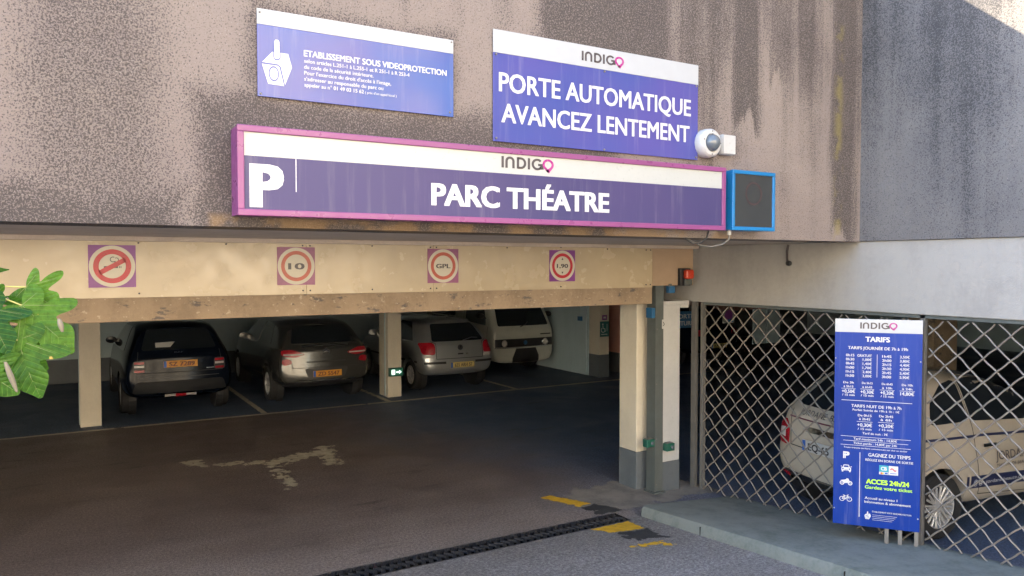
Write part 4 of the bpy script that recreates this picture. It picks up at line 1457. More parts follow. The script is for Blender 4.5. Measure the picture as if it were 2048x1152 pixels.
    def wrap(s, name, vs2, fs, view, mat, off=0.004, parent=None, rim=0.0):
        vs = []
        ns = []
        for v2 in vs2:
            p, n = s.hit(v2[0], v2[1], view)
            vs.append(p + n * (off + (v2[2] if len(v2) > 2 else 0)))
            ns.append(n)
        me = bpy.data.meshes.new(name)
        me.from_pydata([tuple(v) for v in vs], [], fs)
        bm = bmesh.new()
        bm.from_mesh(me)
        if rim:
            bm.verts.ensure_lookup_table()
            be = [e for e in bm.edges if e.is_boundary]
            mp = {}
            for e in be:
                for v in e.verts:
                    if v not in mp:
                        mp[v] = bm.verts.new(v.co - ns[v.index] * rim)
            for e in be:
                a, b = e.verts
                bm.faces.new((a, b, mp[b], mp[a]))
        bmesh.ops.recalc_face_normals(bm, faces=bm.faces)
        bm.to_mesh(me)
        bm.free()
        for p in me.polygons:
            p.use_smooth = True
        me.set_sharp_from_angle(angle=R(35))
        return link(name, me, mat, parent or s.root)

    def patch(s, name, poly, view, mat, off=0.004, step=0.05, smooth=1, parent=None, rim=0.012):
        pts = [Vector(p) for p in poly]
        for _ in range(smooth):
            q = []
            for i in range(len(pts)):
                a, b, c = pts[i - 1], pts[i], pts[(i + 1) % len(pts)]
                r1 = min(.5, .045 / max(1e-6, (b - a).length))
                r2 = min(.5, .045 / max(1e-6, (c - b).length))
                pa, pb = b.lerp(a, r1), b.lerp(c, r2)
                q += [pa, (pa + pb + b * 2) / 4, pb]
            pts = q
        bm = bmesh.new()
        bm.faces.new([bm.verts.new((p.x, p.y, 0)) for p in pts])
        for ax in (0, 1):
            lo = min(p[ax] for p in pts)
            hi = max(p[ax] for p in pts)
            k = lo + step
            while k < hi - step * .2:
                no = (1, 0, 0) if ax == 0 else (0, 1, 0)
                co = (k, 0, 0) if ax == 0 else (0, k, 0)
                bmesh.ops.bisect_plane(bm, geom=bm.verts[:] + bm.edges[:] + bm.faces[:], plane_co=co, plane_no=no)
                k += step
        bmesh.ops.triangulate(bm, faces=[f for f in bm.faces if len(f.verts) > 4])
        bm.verts.ensure_lookup_table()
        for i, v in enumerate(bm.verts):
            v.index = i
        vs2 = [(v.co.x, v.co.y) for v in bm.verts]
        fs = [tuple(v.index for v in f.verts) for f in bm.faces]
        bm.free()
        return s.wrap(name, vs2, fs, view, mat, off, parent, rim)

    def strip(s, name, pts, wd, view, mat, off=0.003, parent=None):
        """thin line along a polyline on the skin"""
        P = []
        for i in range(len(pts) - 1):
            a, b = Vector(pts[i]), Vector(pts[i + 1])
            k = max(1, int((b - a).length / .04))
            P += [a.lerp(b, t / k) for t in range(k)]
        P.append(Vector(pts[-1]))
        f = Flat().stroke(P, wd)
        return s.wrap(name, f.v, f.f, view, mat, off, parent)

    def words(s, body, x, z, h, view, mat, width=None, off=0.006, bold=.02, align='C', name='lettering'):
        f = text_flat(body, x, z, h, bold, width, align)
        return s.wrap(name, f.v, f.f, view, mat, off)

    def plate(s, x, z, view, body, ground, band=True, w_=.52, h=.11, ink=None, proud=0.02, tw=.39):
        p, n = s.hit(x, z, view)
        pl = thing('number_plate', None, None)
        del_ = None
        sg = -1 if view == 'rear' else 1
        me = MB().box(-w_ / 2, w_ / 2, -.006, .006, -h / 2, h / 2)
        bpy.data.objects.remove(pl)
        o = me.build('number_plate', ground, s.root, bevel=.002)
        o.location = (x if view == 'rear' else -x, p.y + sg * proud, z)
        if view == 'front':
            o.rotation_euler = (0, 0, math.pi)
        if band:
            Flat().rect(-w_ / 2 + .003, -h / 2 + .003, -w_ / 2 + .045, h / 2 - .003).build('country_band', M_PLATEB, o, .0075)
        letter(body, o, ink or M_BLK, .0075, .02, -.036, .072, .03, tw, 'C')
        return o

    def mirror(s, y, z, x, mat):
        for sx in (-1, 1):
            mb = MB()
            mb.lathe([(0.0001, -.06), (.055, -.05), (.078, -.01), (.08, .045), (0.0001, .05)], 'y', 14)
            mb.v = [(v[0] * 1.2, -v[1], v[2] * .8) for v in mb.v]
            o = mb.build('mirror', mat, s.root, smooth=True)
            o.location = (sx * (x + .06), y, z)
            a = MB().tube([(sx * (x - .08), y + .02, z - .06), (sx * (x + .03), y + .01, z - .03)], .022, 6).build('mirror_arm', M_PLASTK, s.root)


def mirrored(poly):
    return [(-a, b) for a, b in poly]


# --- black crossover
K = Car('crossover_car', 'blue-black crossover with orange plate SZ 7289, leftmost parked car', hatch_rows(1.76, 1.53, 4.15, belt=1.0, rake=.36), M_BLACKCAR,
        (.78, 3.32), .76, .33, loc=(1.74, 13.62, 0))
K.patch('rear_window', [(-.58, 1.10), (.58, 1.10), (.47, 1.42), (-.47, 1.42)], 'rear', M_GLASSD, .004)
K.patch('side_window', [(.62, 1.06), (2.85, 1.0), (2.45, 1.40), (1.0, 1.44)], 'left', M_GLASSD)
K.patch('side_window', [(.62, 1.06), (2.85, 1.0), (2.45, 1.40), (1.0, 1.44)], 'right', M_GLASSD)
for sx in (-1, 1):
    for z, mt in ((.905, M_TAIL), (.85, M_TAILW), (.775, M_TAIL)):
        xs = [(sx * .54, z - .016), (sx * .68, z - .016), (sx * .68, z + .018), (sx * .54, z + .018)]
        K.patch('tail_lamp', xs, 'rear', mt, .012, smooth=0)
    K.patch('lamp_surround', [(sx * .52, .745), (sx * .705, .745), (sx * .70, .94), (sx * .53, .94)], 'rear', M_PLASTK, .005)
K.plate(0.0, .875, 'rear', 'SZ 7289', M_PLATEO, ink=pm('plate_brown_ink', (0.10, 0.02, 0.015), 0.5))
K.words('FIAT', -.02, 1.045, .022, 'rear', M_CHROME, .13, bold=.03)
K.patch('wordmark_plate', [(.40, .77), (.56, .77), (.56, .785), (.40, .785)], 'rear', M_CHROME, .005, smooth=0)
K.strip('tailgate_gap', [(-.62, 1.08), (-.66, .74), (.66, .74), (.62, 1.08)], .012, 'rear', M_GAP)
K.patch('lower_bumper', [(-.72, .42), (.72, .42), (.66, .60), (-.66, .60)], 'rear', M_BUMPER, .014)
K.patch('bumper_insert', [(-.24, .355), (.24, .355), (.24, .385), (-.24, .385)], 'rear', M_TAILW, .02, smooth=0)
K.patch('fog_lamp', [(-.08, .35), (.08, .35), (.08, .392), (-.08, .392)], 'rear', M_TAIL, .026, smooth=0)
K.strip('trim_line', [(-.6, .66), (.6, .66)], .010, 'rear', M_PLASTK, .006)
K.patch('paper_card', [(-.36, 1.14), (-.14, 1.14), (-.06, 1.22), (-.36, 1.21)], 'rear', M_PLASTW, .007, smooth=0)
K.mirror(2.72, 1.08, .80, M_BLACKCAR)

# --- dark hatchback
D = Car('hatchback_car', 'graphite hatchback with orange plate ZD 5547 parked left of the exit-lamp column', hatch_rows(1.79, 1.49, 4.3, belt=.98, rake=.46), M_DARKCAR,
        (.80, 3.45), .78, .32, loc=(4.17, 13.58, 0))
D.patch('rear_window', [(-.60, 1.08), (.60, 1.08), (.48, 1.38), (-.48, 1.38)], 'rear', M_GLASSD)
for v in ('left', 'right'):
    D.patch('side_window', [(.75, 1.05), (1.62, 1.03), (1.62, 1.40), (1.05, 1.38)], v, M_GLASSD)
    D.patch('side_window', [(1.70, 1.03), (2.9, .98), (2.45, 1.36), (1.70, 1.40)], v, M_GLASSD)
for sx in (-1, 1):
    D.patch('tail_lamp', [(sx * .37, .90), (sx * .55, .845), (sx * .77, .88), (sx * .775, .975), (sx * .60, .985)], 'rear', M_TAIL, .012)
    D.patch('tail_lamp', [(sx * .60, .74), (sx * .765, .71), (sx * .775, .82), (sx * .64, .83)], 'rear', M_TAIL, .012)
    D.strip('lamp_streak', [(sx * .42, .90), (sx * .74, .90)], .022, 'rear', M_TAILW, .022)
D.strip('chrome_strip', [(-.42, 1.035), (.42, 1.035)], .016, 'rear', M_CHROME, .008)
D.strip('crease', [(-.36, .76), (.36, .76)], .02, 'rear', M_GAP, .002)
for dz in (0, .035):
    D.strip('chevron_badge', [(-.06, .915 + dz), (0, .95 + dz), (.06, .915 + dz)], .016, 'rear', M_CHROME, .012)
D.patch('plate_recess', [(-.40, .645), (-.33, .47), (.33, .47), (.40, .645)], 'rear', M_PLASTK, .006)
D.plate(0.0, .55, 'rear', 'ZD 5547', M_PLATEO, ink=MATS['plate_brown_ink'], proud=.03)
D.patch('lower_bumper', [(-.74, .32), (.74, .32), (.70, .42), (-.70, .42)], 'rear', M_PLASTK, .012)
D.strip('chrome_strip', [(-.52, .43), (.52, .43)], .018, 'rear', M_CHROME, .02)
D.strip('tailgate_gap', [(-.66, 1.02), (-.60, .66), (.60, .66), (.66, 1.02)], .010, 'rear', M_GAP)
D.mirror(2.75, 1.05, .82, M_DARKCAR)

# --- silver small hatchback
P_ = Car('small_hatchback', 'silver small hatchback with yellow plate 655 ARH 57 right of the exit-lamp column', hatch_rows(1.65, 1.42, 3.9), M_SILVER,
         (.66, 3.07), .70, .29, loc=(6.87, 13.58, 0))
P_.patch('rear_window', [(-.57, .985), (.57, .985), (.455, 1.31), (-.455, 1.31)], 'rear', M_GLASSD)
for v in ('left', 'right'):
    P_.patch('side_window', [(.62, .97), (1.55, .96), (1.55, 1.33), (.98, 1.32)], v, M_GLASSD)
    P_.patch('side_window', [(1.62, .96), (2.78, .93), (2.35, 1.30), (1.62, 1.33)], v, M_GLASSD)
    P_.strip('side_rub_strip', [(.3, .58), (3.5, .56)], .04, v, M_PLASTK, .008)
for sx in (-1, 1):
    P_.patch('tail_lamp', [(sx * .53, .735), (sx * .755, .735), (sx * .745, .96), (sx * .58, .97), (sx * .53, .92)], 'rear', M_TAIL, .012)
    P_.patch('reverse_lamp', [(sx * .53, .675), (sx * .755, .675), (sx * .755, .728), (sx * .53, .728)], 'rear', M_TAILW, .012, smooth=0)
    P_.strip('bumper_strip', [(sx * .74, .575), (sx * .32, .575)], .045, 'rear', M_PLASTK, .012)
P_.strip('tailgate_gap', [(-.60, .99), (-.51, .95), (-.51, .65), (.51, .65), (.51, .95), (.60, .99)], .010, 'rear', M_GAP)
p, n = P_.hit(0, .86, 'rear')
o = MB().lathe([(0.0001, -.012), (.05, -.010), (.055, 0), (.055, .012)], 'y', 24).build('round_badge', M_BLK, P_.root, (0, p.y - .004, .86), True)
Flat().ring(0, 0, .042, .05, 28).stroke([(-.03, .028), (-.008, -.035), (0, -.01), (.008, -.035), (.03, .028)], .008).build('badge_mark', M_CHROME, o, .0135)
P_.strip('handle', [(-.06, .735), (.06, .735)], .028, 'rear', M_PLASTK, .008)
P_.strip('model_badge', [(.12, .735), (.17, .735)], .02, 'rear', M_CHROME, .008)
P_.plate(0.02, .525, 'rear', '655 ARH 57', M_PLATEY, proud=.022)
P_.strip('wiper', [(.08, .985), (.30, 1.03), (.44, 1.02)], .014, 'rear', M_CHROME, .012)
P_.strip('spoiler_lip', [(-.44, 1.335), (.44, 1.335)], .022, 'rear', M_SILVER, .03)
MB().tube([(0, .62, 1.41), (.0, .42, 1.53)], [.006, .002], 6).build('antenna', M_PLASTK, P_.root)
P_.mirror(2.68, 1.0, .77, M_SILVER)

# --- white van, nose towards the door
vr = []
for (y, dyb, dyt, zb, wl, wm, zs, ws, wrf, zrf) in (
        (0.03, 0, .03, .40, .74, .78, 1.15, .79, .70, 2.10), (.12, 0, .03, .32, .80, .84, 1.15, .85, .77, 2.16), (.6, 0, 0, .28, .82, .86, 1.15, .87, .79, 2.2),
        (1.6, 0, 0, .28, .82, .86, 1.15, .87, .79, 2.22), (2.8, 0, 0, .26, .82, .86, 1.14, .87, .79, 2.22), (3.7, 0, -.18, .26, .82, .86, 1.10, .86, .77, 2.2),
        (4.22, .02, -.50, .24, .81, .855, 1.04, .845, .72, 2.12), (4.40, .03, -.58, .23, .80, .83, 1.01, .81, .66, 2.06), (4.45, .02, -.60, .27, .74, .77, .99, .75, .58, 2.0)):
    vr.append((y, dyb, dyt, zb, wl, wm, zs, ws, wrf, zrf))
V = Car('camper_van', 'white camper van facing out with black grille band by the inner wall', vr, M_VANW, (.95, 3.45), .76, .33, cat='van', loc=(9.27, 19.50, 0), rz=math.pi, bulge=.035)
V.patch('windscreen', [(-.68, 1.09), (.68, 1.09), (.58, 1.86), (-.58, 1.86)], 'front', M_GLASSD, .006)
V.patch('grille_band', [(-.77, .615), (.77, .615), (.77, .80), (-.77, .80)], 'front', M_PLASTK, .012, smooth=0)
for sx in (-1, 1):
    p, n = V.hit(sx * .55, .705, 'front')
    o = MB().lathe([(0.0001, .02), (.05, .022), (.066, .012), (.072, 0), (.072, -.03)], 'y', 24).build('headlamp', M_TAILW, V.root, (-sx * .55, p.y + .012, .705), True)
    MB().lathe([(.072, .012), (.078, .018), (.084, .012), (.084, -.02)], 'y', 24).build('headlamp_ring', M_CHROME, o, smooth=True)
p, n = V.hit(0, .705, 'front')
MB().lathe([(0.0001, .012), (.045, .012), (.05, .0), (.05, -.02)], 'y', 20).build('round_badge', M_PLASTB, V.root, (0, p.y + .012, .705), True)
V.strip('chrome_line', [(-.78, .60), (.78, .60)], .014, 'front', M_CHROME, .014)
V.patch('air_intake', [(-.34, .27), (.36, .27), (.36, .40), (.28, .58), (-.24, .58), (-.34, .36)], 'front', M_PLASTK, .014, smooth=0)
V.strip('wiper', [(-.12, 1.06), (.02, 1.10), (.12, 1.17)], .018, 'front', M_PLASTK, .016)
V.strip('nameplate', [(.42, .885), (.72, .885)], .026, 'front', M_PLASTK, .008)
for v in ('left', 'right'):
    V.patch('side_window', [(3.15, 1.16), (4.12, 1.10), (3.84, 1.82), (3.15, 1.85)], v, M_GLASSD, .006)
    V.patch('side_window', [(1.2, 1.25), (2.6, 1.25), (2.6, 1.78), (1.2, 1.78)], v, M_GLASSD, .006)
    V.strip('door_gap', [(3.05, 1.9), (3.05, .45), (3.2, .4)], .012, v, M_GAP)
    V.strip('door_gap', [(4.2, 1.08), (4.2, .55)], .012, v, M_GAP)
    V.strip('body_crease', [(.3, .72), (4.2, .70)], .012, v, M_GAP, .002)
V.mirror(4.05, 1.32, .86, M_PLASTK)

# --- cream small car behind the gate
fr = []
sF = 1.63 / 1.65
for (y, dyb, dyt, zb, wl, wm, zs, ws, wrf, zrf) in (
        (0.06, -.03, .40, .36, .60, .68, .96, .58, .40, 1.35), (.15, -.09, .38, .28, .72, .775, .985, .665, .48, 1.395), (.38, -.03, .28, .25, .78, .815, 1.0, .73, .53, 1.44),
        (.75, 0, .10, .22, .79, .82, .99, .76, .555, 1.475), (1.2, 0, -.05, .20, .79, .82, .975, .765, .56, 1.475), (1.65, 0, -.17, .20, .79, .82, .955, .765, .55, 1.44),
        (2.15, 0, -.42, .20, .79, .815, .935, .755, .53, 1.36), (2.42, 0, -.04, .20, .785, .81, .91, .735, .64, .985), (2.85, 0, 0, .21, .765, .79, .83, .69, .58, .90),
        (3.24, .03, 0, .24, .69, .73, .72, .61, .46, .76), (3.33, .03, -.02, .30, .58, .63, .66, .50, .36, .69)):
    fr.append((y, dyb, dyt, zb, wl, wm, zs, ws, wrf, zrf))
AF = 97.5
fwd = Vector((math.sin(R(AF)), math.cos(R(AF)), 0))
rgt = Vector((fwd.y, -fwd.x, 0))
wheel = Vector((6.87, 4.03, 0))
base = wheel - fwd * .58 - rgt * .71
F = Car('cream_small_car', 'cream retro small car with shop lettering parked behind the mesh gate', fr, M_CREAMCAR, (.58, 2.78), .71, .30, loc=base, rz=-R(AF), rimstyle='spoke')
F.patch('rear_window', [(-.50, 1.07), (.50, 1.07), (.40, 1.36), (-.40, 1.36)], 'rear', M_GLASSD)
for v in ('left', 'right'):
    F.patch('side_window', [(.53, 1.03), (1.02, 1.04), (1.02, 1.405), (.82, 1.37), (.62, 1.22)], v, M_GLASSD)
    F.patch('side_window', [(1.06, 1.04), (2.16, .985), (1.95, 1.17), (1.72, 1.33), (1.40, 1.40), (1.06, 1.41)], v, M_GLASSD)
    F.strip('belt_stripe', [(.36, .905), (1.2, .905), (2.4, .865)], .022, v, pm('band_navy', (0.015, 0.02, 0.06), 0.4), .003)
    F.strip('door_gap', [(1.04, 1.42), (1.04, .80), (1.10, .36), (2.1, .30), (2.25, .60), (2.28, .98)], .008, v, M_GAP)
    F.patch('lower_band', [(.98, .425), (2.15, .40), (2.15, .515), (.98, .54)], v, MATS['band_navy'], .004, smooth=0)
    F.strip('band_tick', [(.935, .43), (.935, .54)], .03, v, MATS['band_navy'], .004)
    F.strip('door_handle', [(1.14, .81), (1.32, .81)], .028, v, M_CHROME, .018)
F.words('JORDANE', 1.56, .66, .085, 'right', M_INKD, .50, bold=.004)
F.words('MAISON DE BEAUTÉ', 1.56, .595, .032, 'right', M_INKD, .48, bold=.002)
F.words('@', 1.035, .455, .05, 'right', M_INKW, .052, name='symbol')
F.words('@', 1.105, .455, .05, 'right', M_INKW, .052, name='symbol')
F.words('jordane.beaute.com   06 77', 1.58, .455, .035, 'right', M_INKW, .80, bold=.0)
F.words('JORDANE', -.19, .985, .055, 'rear', M_INKD, .36, bold=.004)
F.words('BEAUTÉ', .20, .985, .055, 'rear', M_INKD, .33, bold=.004)
F.strip('belt_stripe', [(-.52, .945), (.52, .945)], .014, 'rear', pm('stripe_wine', (0.10, 0.015, 0.04), 0.4), .004)
F.patch('handle_bar', [(-.30, .83), (.30, .83), (.27, .885), (-.27, .885)], 'rear', M_CHROME, .012)
F.plate(0, .70, 'rear', 'EQ-65', M_PLASTW, tw=.27, proud=.02).children[1].location.x = -.07
F.strip('tailgate_gap', [(-.50, 1.02), (-.47, .66), (.47, .66), (.50, 1.02)], .010, 'rear', M_GAP)
for sx in (-1, 1):
    F.patch('tail_lamp', [(sx * .50, .64), (sx * .65, .66), (sx * .665, .86), (sx * .56, .92), (sx * .50, .82)], 'rear', M_TAIL, .016)
    F.patch('lamp_core', [(sx * .55, .72), (sx * .63, .73), (sx * .63, .81), (sx * .56, .82)], 'rear', M_TAILW, .024, smooth=0)
    F.patch('reflector', [(sx * .50, .335), (sx * .62, .345), (sx * .62, .375), (sx * .50, .365)], 'rear', M_TAIL, .022, smooth=0)
F.patch('lower_bumper', [(-.62, .30), (.62, .30), (.64, .39), (-.64, .39)], 'rear', M_PLASTK, .010)
F.strip('chrome_strip', [(-.60, .30), (.60, .30)], .022, 'rear', M_CHROME, .022)
F.mirror(2.0, 1.0, .76, M_CREAMCAR)

# --- far dark car beyond the gate
G = Car('far_car', 'dark car at the far end of the garage seen through the gate beside its frame', hatch_rows(1.75, 1.45, 4.2), M_BLACKCAR, (.78, 3.32), .76, .31, loc=(14.05, 13.7, 0))
G.patch('rear_window', [(-.56, 1.0), (.56, 1.0), (.47, 1.33), (-.47, 1.33)], 'rear', M_GLASSD)
for sx in (-1, 1):
    G.patch('tail_lamp', [(sx * .52, .75), (sx * .75, .75), (sx * .75, .9), (sx * .52, .9)], 'rear', M_TAIL, .012)
G.plate(0, .5, 'rear', 'BX 214', M_PLATEY)

# ------------------------------------------------------------------ small signs inside
t = thing('exit_lamp', 'small green lit exit lamp on the cream column', 'lamp', (5.335, 13.525, 0.40))
box('case', M_PLASTG, t, -0.005, 0.275, -0.07, 0.0, 0, 0.16, bevel=0.008)
Flat().rect(0.015, 0.02, 0.255, 0.14).build('face', M_EXIT, t, 0.0715)
Flat().rect(0.04, 0.035, 0.105, 0.125).poly([(0.135, 0.068), (0.19, 0.068), (0.19, 0.045), (0.235, 0.08), (0.19, 0.115), (0.19, 0.092), (0.135, 0.092)]).build('glyph', M_EXITW, t, 0.073)
t = thing('disabled_sign', 'dark green wheelchair parking sign on the pale column end', 'sign', (10.31, 13.552, 0.90))
box('plate', pm('sign_teal', (0.015, 0.10, 0.10), 0.4), t, 0, 0.25, -0.006, 0, 0, 0.34)
g = Flat().ring(0.085, 0.15, 0.045, 0.06, 24, 120, 400).disc(0.075, 0.275, 0.018, 16).stroke([(0.078, 0.25), (0.085, 0.18), (0.13, 0.18), (0.145, 0.11)], 0.016)
g.rect(0.185, 0.12, 0.20, 0.28).rect(0.03, 0.045, 0.2, 0.06)
g.build('wheelchair_symbol', M_INKW, t, 0.0075)
t = thing('bay_number_sign', 'tiny purple square sign above the wheelchair sign', 'sign', (10.37, 13.552, 1.27))
box('plate', M_PURP, t, 0, 0.13, -0.006, 0, 0, 0.11)
Flat().rect(0.03, 0.035, 0.10, 0.075).build('mark', M_INKW, t, 0.0075)
t = thing('socket_box', 'small dark socket box with conduit on the inner wall', 'box', (10.28, 14.22, 1.22))
box('body', M_PLASTB, t, -0.06, 0, -0.06, 0.06, 0, 0.1, bevel=0.006)
MB().tube([(-0.02, 0, 0.1), (-0.02, 0, 1.15)], 0.012, 8).build('conduit', M_WALLI, t)
t = thing('exit_road_sign', 'dark sign reading SORTIE VOITURES glimpsed behind the white housing', 'sign', (7.93, 9.0, 1.50))
box('plate', M_PLASTB, t, 0, 0.86, 0, 0.012, 0, 0.26)
letter('SORTIE', t, M_INKW, 0.0015, 0.60, 0.15, 0.07, 0.02, 0.42, 'C')
letter('VOITURES', t, M_INKW, 0.0015, 0.56, 0.04, 0.07, 0.02, 0.52, 'C')
for x in (0.1, 0.7):
    MB().tube([(x, 0.005, 0.261), (x, 0.005, 0.905)], 0.006, 6).build('hanger', M_GALV, t)
t = thing('hanging_panel', 'large pale blank panel hanging far behind the gate', 'panel', (12.30, 11.0, 0.86))
box('board', M_WALLI, t, 0, 0.40, 0, 0.02, 0, 0.72)
box('board', M_WALLI, t, 0.41, 0.80, -0.006, 0.014, 0, 0.72)
for x in (0.1, 0.7):
    MB().tube([(x, 0.008, 0.721), (x, 0.008, 1.545)], 0.006, 6).build('hanger', M_GALV, t)
t = thing('round_logo_sign', 'small white notice with a purple disc seen through the mesh', 'sign', (11.43, 11.0, 1.33))
box('plate', M_PLASTW, t, 0, 0.33, 0, 0.01, 0, 0.26)
Flat().disc(0.165, 0.15, 0.11, 28).build('disc', M_PURP, t, 0.0015)
Flat().rect(0.12, 0.01, 0.29, 0.07).build('patch', M_BLUEF, t, 0.0025)
MB().tube([(0.16, 0.005, 0.261), (0.16, 0.005, 1.075)], 0.006, 6).build('hanger', M_GALV, t)

# ------------------------------------------------------------------ sapling at the left edge
tree = thing('sycamore_sapling', 'sycamore branch with big green lobed leaves reaching in from the left', 'tree', (-0.75, 1.95, zr(1.95)))


def wpos(x, y, z):
    return Vector((x, y, z)) - Vector(tree.location)


MB().tube([(0, 0, -0.05), (0.02, 0.01, 0.7), (-0.02, 0.02, 1.4), (0.03, 0.0, 2.1), (0.05, 0, 2.7)], [0.035, 0.03, 0.024, 0.018, 0.006], 10).build('trunk', M_BARK, tree, smooth=True)
MB().tube([wpos(-0.73, 1.95, 1.75), wpos(-0.5, 1.93, 2.05), wpos(-0.28, 1.9, 2.26), wpos(-0.13, 1.9, 2.40), wpos(-0.085, 1.9, 2.43)], [0.014, 0.011, 0.008, 0.005, 0.003], 8).build('branch', M_BARK, tree, smooth=True)
MB().tube([wpos(-0.5, 1.93, 2.05), wpos(-0.3, 1.9, 2.12), wpos(-0.15, 1.88, 2.24)], [0.008, 0.006, 0.003], 8).build('branch', M_BARK, tree, smooth=True)


def leaf_outline():
    """half outline of a five-lobed leaf, base at origin, tip along +v (unit length)"""
    h = [(0.0, 0.0), (0.10, -0.10), (0.26, -0.17), (0.42, -0.20), (0.47, -0.08), (0.42, 0.03), (0.31, 0.12), (0.25, 0.18), (0.42, 0.19), (0.60, 0.26), (0.74, 0.38), (0.70, 0.47), (0.56, 0.49), (0.44, 0.47),
         (0.30, 0.43), (0.21, 0.44), (0.27, 0.56), (0.30, 0.68), (0.24, 0.80), (0.13, 0.90), (0.0, 1.03)]
    return h


def make_leaf(base, tip, width, seed, tilt=0.0, curl=0.15, mat=None):
    """leaf from base to tip (world points), facing the camera plus a tilt"""
    rr = random.Random(seed)
    b = Vector(base)
    tp = Vector(tip)
    v = tp - b
    L_ = v.length
    v.normalize()
    view = (Vector((0, 0, 2.5)) - b).normalized()
    u = v.cross(view).normalized()
    nrm = u.cross(v).normalized()
    rot = Matrix.Rotation(tilt, 3, v)
    u = rot @ u
    nrm = rot @ nrm
    h = leaf_outline()
    out = []
    for (a, c) in h:
        out.append((a * (1 + rr.uniform(-.06, .06)), c + rr.uniform(-.015, .015)))
    left = [(-a * (1 + rr.uniform(-.06, .06)), c) for a, c in h[-2:0:-1]]
    pts = out + left
    q_ = []
    for i_ in range(len(pts)):
        (a0, c0), (a1, c1) = pts[i_], pts[(i_ + 1) % len(pts)]
        q_ += [(a0 * .75 + a1 * .25, c0 * .75 + c1 * .25), (a0 * .25 + a1 * .75, c0 * .25 + c1 * .75)]
    pts = q_
    vs = []
    fs = []
    rings = [1.0, 0.62, 0.3]
    cx, cy = 0.0, 0.28
    n_ = len(pts)
    for k in rings:
        for (a, c) in pts:
            x = cx + (a - cx) * k
            y = cy + (c - cy) * k
            r2 = x * x + (y - .3) ** 2
            zz = -curl * r2 * (1.0 if k == 1.0 else 1) + .05 * abs(x) + .03 * math.sin(6 * x + seed) * r2 + .02 * math.sin(8 * y + seed)
            vs.append(b + u * x * L_ * width + v * y * L_ + nrm * zz * L_)
    vs.append(b + v * cy * L_)
    for i in range(len(rings) - 1):
        for j in range(n_):
            j2 = (j + 1) % n_
            fs.append((i * n_ + j, i * n_ + j2, (i + 1) * n_ + j2, (i + 1) * n_ + j))
    for j in range(n_):
        fs.append(((len(rings) - 1) * n_ + j, (len(rings) - 1) * n_ + (j + 1) % n_, len(vs) - 1))
    me = bpy.data.meshes.new('leaf')
    o_ = Vector(tree.location)
    me.from_pydata([tuple(p - o_) for p in vs], [], fs)
    uvl = me.uv_layers.new(name='leaf')
    uvs = []
    for k in rings:
        uvs += [(cx + (a - cx) * k, cy + (c - cy) * k) for (a, c) in pts]
    uvs.append((cx, cy))
    for lp in me.loops:
        uvl.data[lp.index].uv = uvs[lp.vertex_index]
    for p in me.polygons:
        p.use_smooth = True
    lf = link('leaf', me, mat or M_LEAF, tree)
    # raised veins as a sub-part
    vm = MB()
    for (a, c) in ((0, .93), (.52, .40), (-.52, .40), (.34, -.02), (-.34, -.02)):
        path = []
        for q in (0.02, .35, .7, 1.0):
            x, y = a * q, c * q
            r2 = x * x + (y - .3) ** 2
            zz = -curl * r2 + .05 * abs(x) + .03 * math.sin(6 * x + seed) * r2 + .02 * math.sin(8 * y + seed) + .004
            path.append(tuple(b + u * x * L_ * width + v * y * L_ + nrm * zz * L_ - o_))
        vm.tube(path, [.0007, .0006, .0005, .0002], 4)
    vm.build('vein', M_VEIN, lf)
    return lf


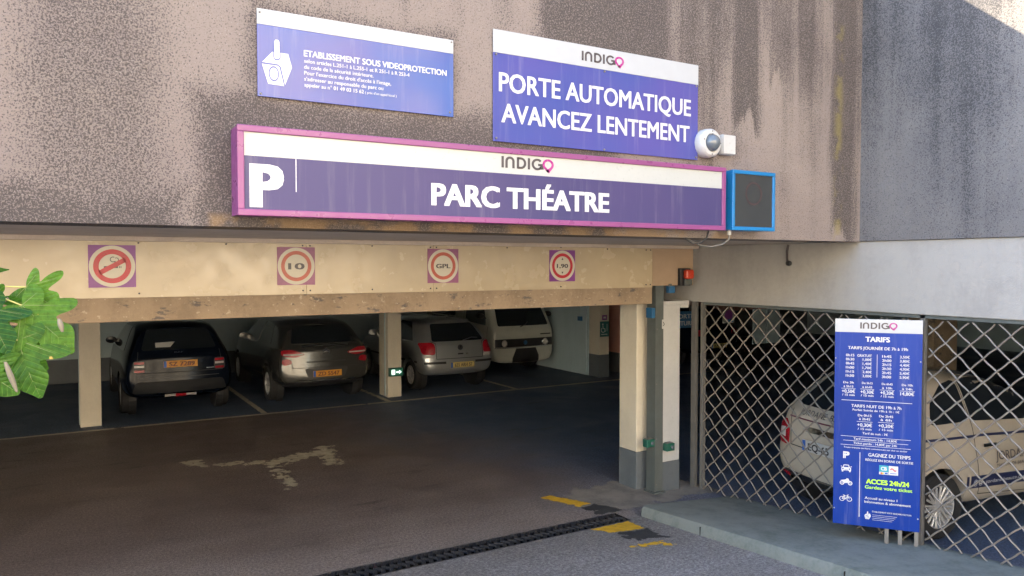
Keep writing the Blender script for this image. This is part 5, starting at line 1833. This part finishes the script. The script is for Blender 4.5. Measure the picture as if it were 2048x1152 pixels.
LV = [  # base, tip in world metres (y about 1.9), width factor, tilt
    ((-0.055, 1.93, 2.452), (0.004, 1.90, 2.400), 1.15, 0.2), ((-0.062, 1.89, 2.415), (0.030, 1.86, 2.318), 0.85, -0.25),
    ((-0.070, 1.87, 2.345), (-0.036, 1.84, 2.226), 0.85, 0.25), ((-0.128, 1.86, 2.415), (-0.082, 1.83, 2.325), 1.0, -0.3),
    ((-0.135, 1.88, 2.295), (-0.072, 1.85, 2.235), 1.0, 0.4), ((-0.13, 1.92, 2.435), (-0.056, 1.90, 2.412), 0.7, 0.9),
    ((-0.10, 1.90, 2.36), (-0.045, 1.88, 2.31), 0.9, 0.5), ((-0.17, 1.9, 2.50), (-0.085, 1.92, 2.482), 0.55, 1.0),
    ((-0.045, 1.95, 2.40), (0.01, 1.95, 2.345), 0.9, 0.9), ((-0.085, 1.94, 2.33), (-0.02, 1.93, 2.27), 0.95, 0.6),
    ((-0.2, 1.9, 2.42), (-0.13, 1.88, 2.35), 1.0, 0.1), ((-0.26, 1.92, 2.36), (-0.3, 1.9, 2.24), 1.0, 0.3), ((-0.33, 1.9, 2.3), (-0.28, 1.86, 2.18), 1.0, -0.4),
    ((-0.25, 1.88, 2.2), (-0.2, 1.85, 2.1), 1.0, 0.2), ((-0.7, 1.95, 2.6), (-0.62, 1.9, 2.5), 1.0, 0.2), ((-0.72, 1.95, 2.9), (-0.8, 1.9, 3.0), 1.0, 0.6), ((-0.7, 1.97, 2.8), (-0.58, 1.95, 2.85), 1.0, -0.2)]
for i, (b_, tp, wd, ti) in enumerate(LV):
    make_leaf(b_, tp, wd, i + 1, ti, 0.12 + 0.1 * (i % 3))
    st = Vector(b_)
    root_ = st + Vector((-0.09, 0.01, 0.02 if i % 2 else -0.02))
    mid = (st + root_) / 2 + Vector((0, 0, 0.012))
    MB().tube([wpos(*root_), wpos(*mid), wpos(*st)], 0.0016, 6).build('stalk', M_STALK, tree)
# two dried curled leaves
for (x, z, hgt, lean) in ((-0.090, 2.275, 0.062, 0.3), (0.004, 2.375, 0.028, 0.2)):
    mb = MB()
    for i in range(7):
        q = i / 6
        r_ = 0.0048 * math.sin(math.pi * (0.12 + 0.8 * q)) + 0.001
        for j in range(7):
            a = R(-20 + 220 * j / 6)
            mb.v.append(tuple(wpos(x + lean * hgt * q + r_ * math.cos(a), 1.83 - r_ * math.sin(a), z - hgt * (q - .5))))
    for i in range(6):
        for j in range(6):
            a = i * 7 + j
            mb.f.append((a, a + 1, a + 8, a + 7))
    mb.build('dry_leaf', M_DRYLEAF, tree, smooth=True)
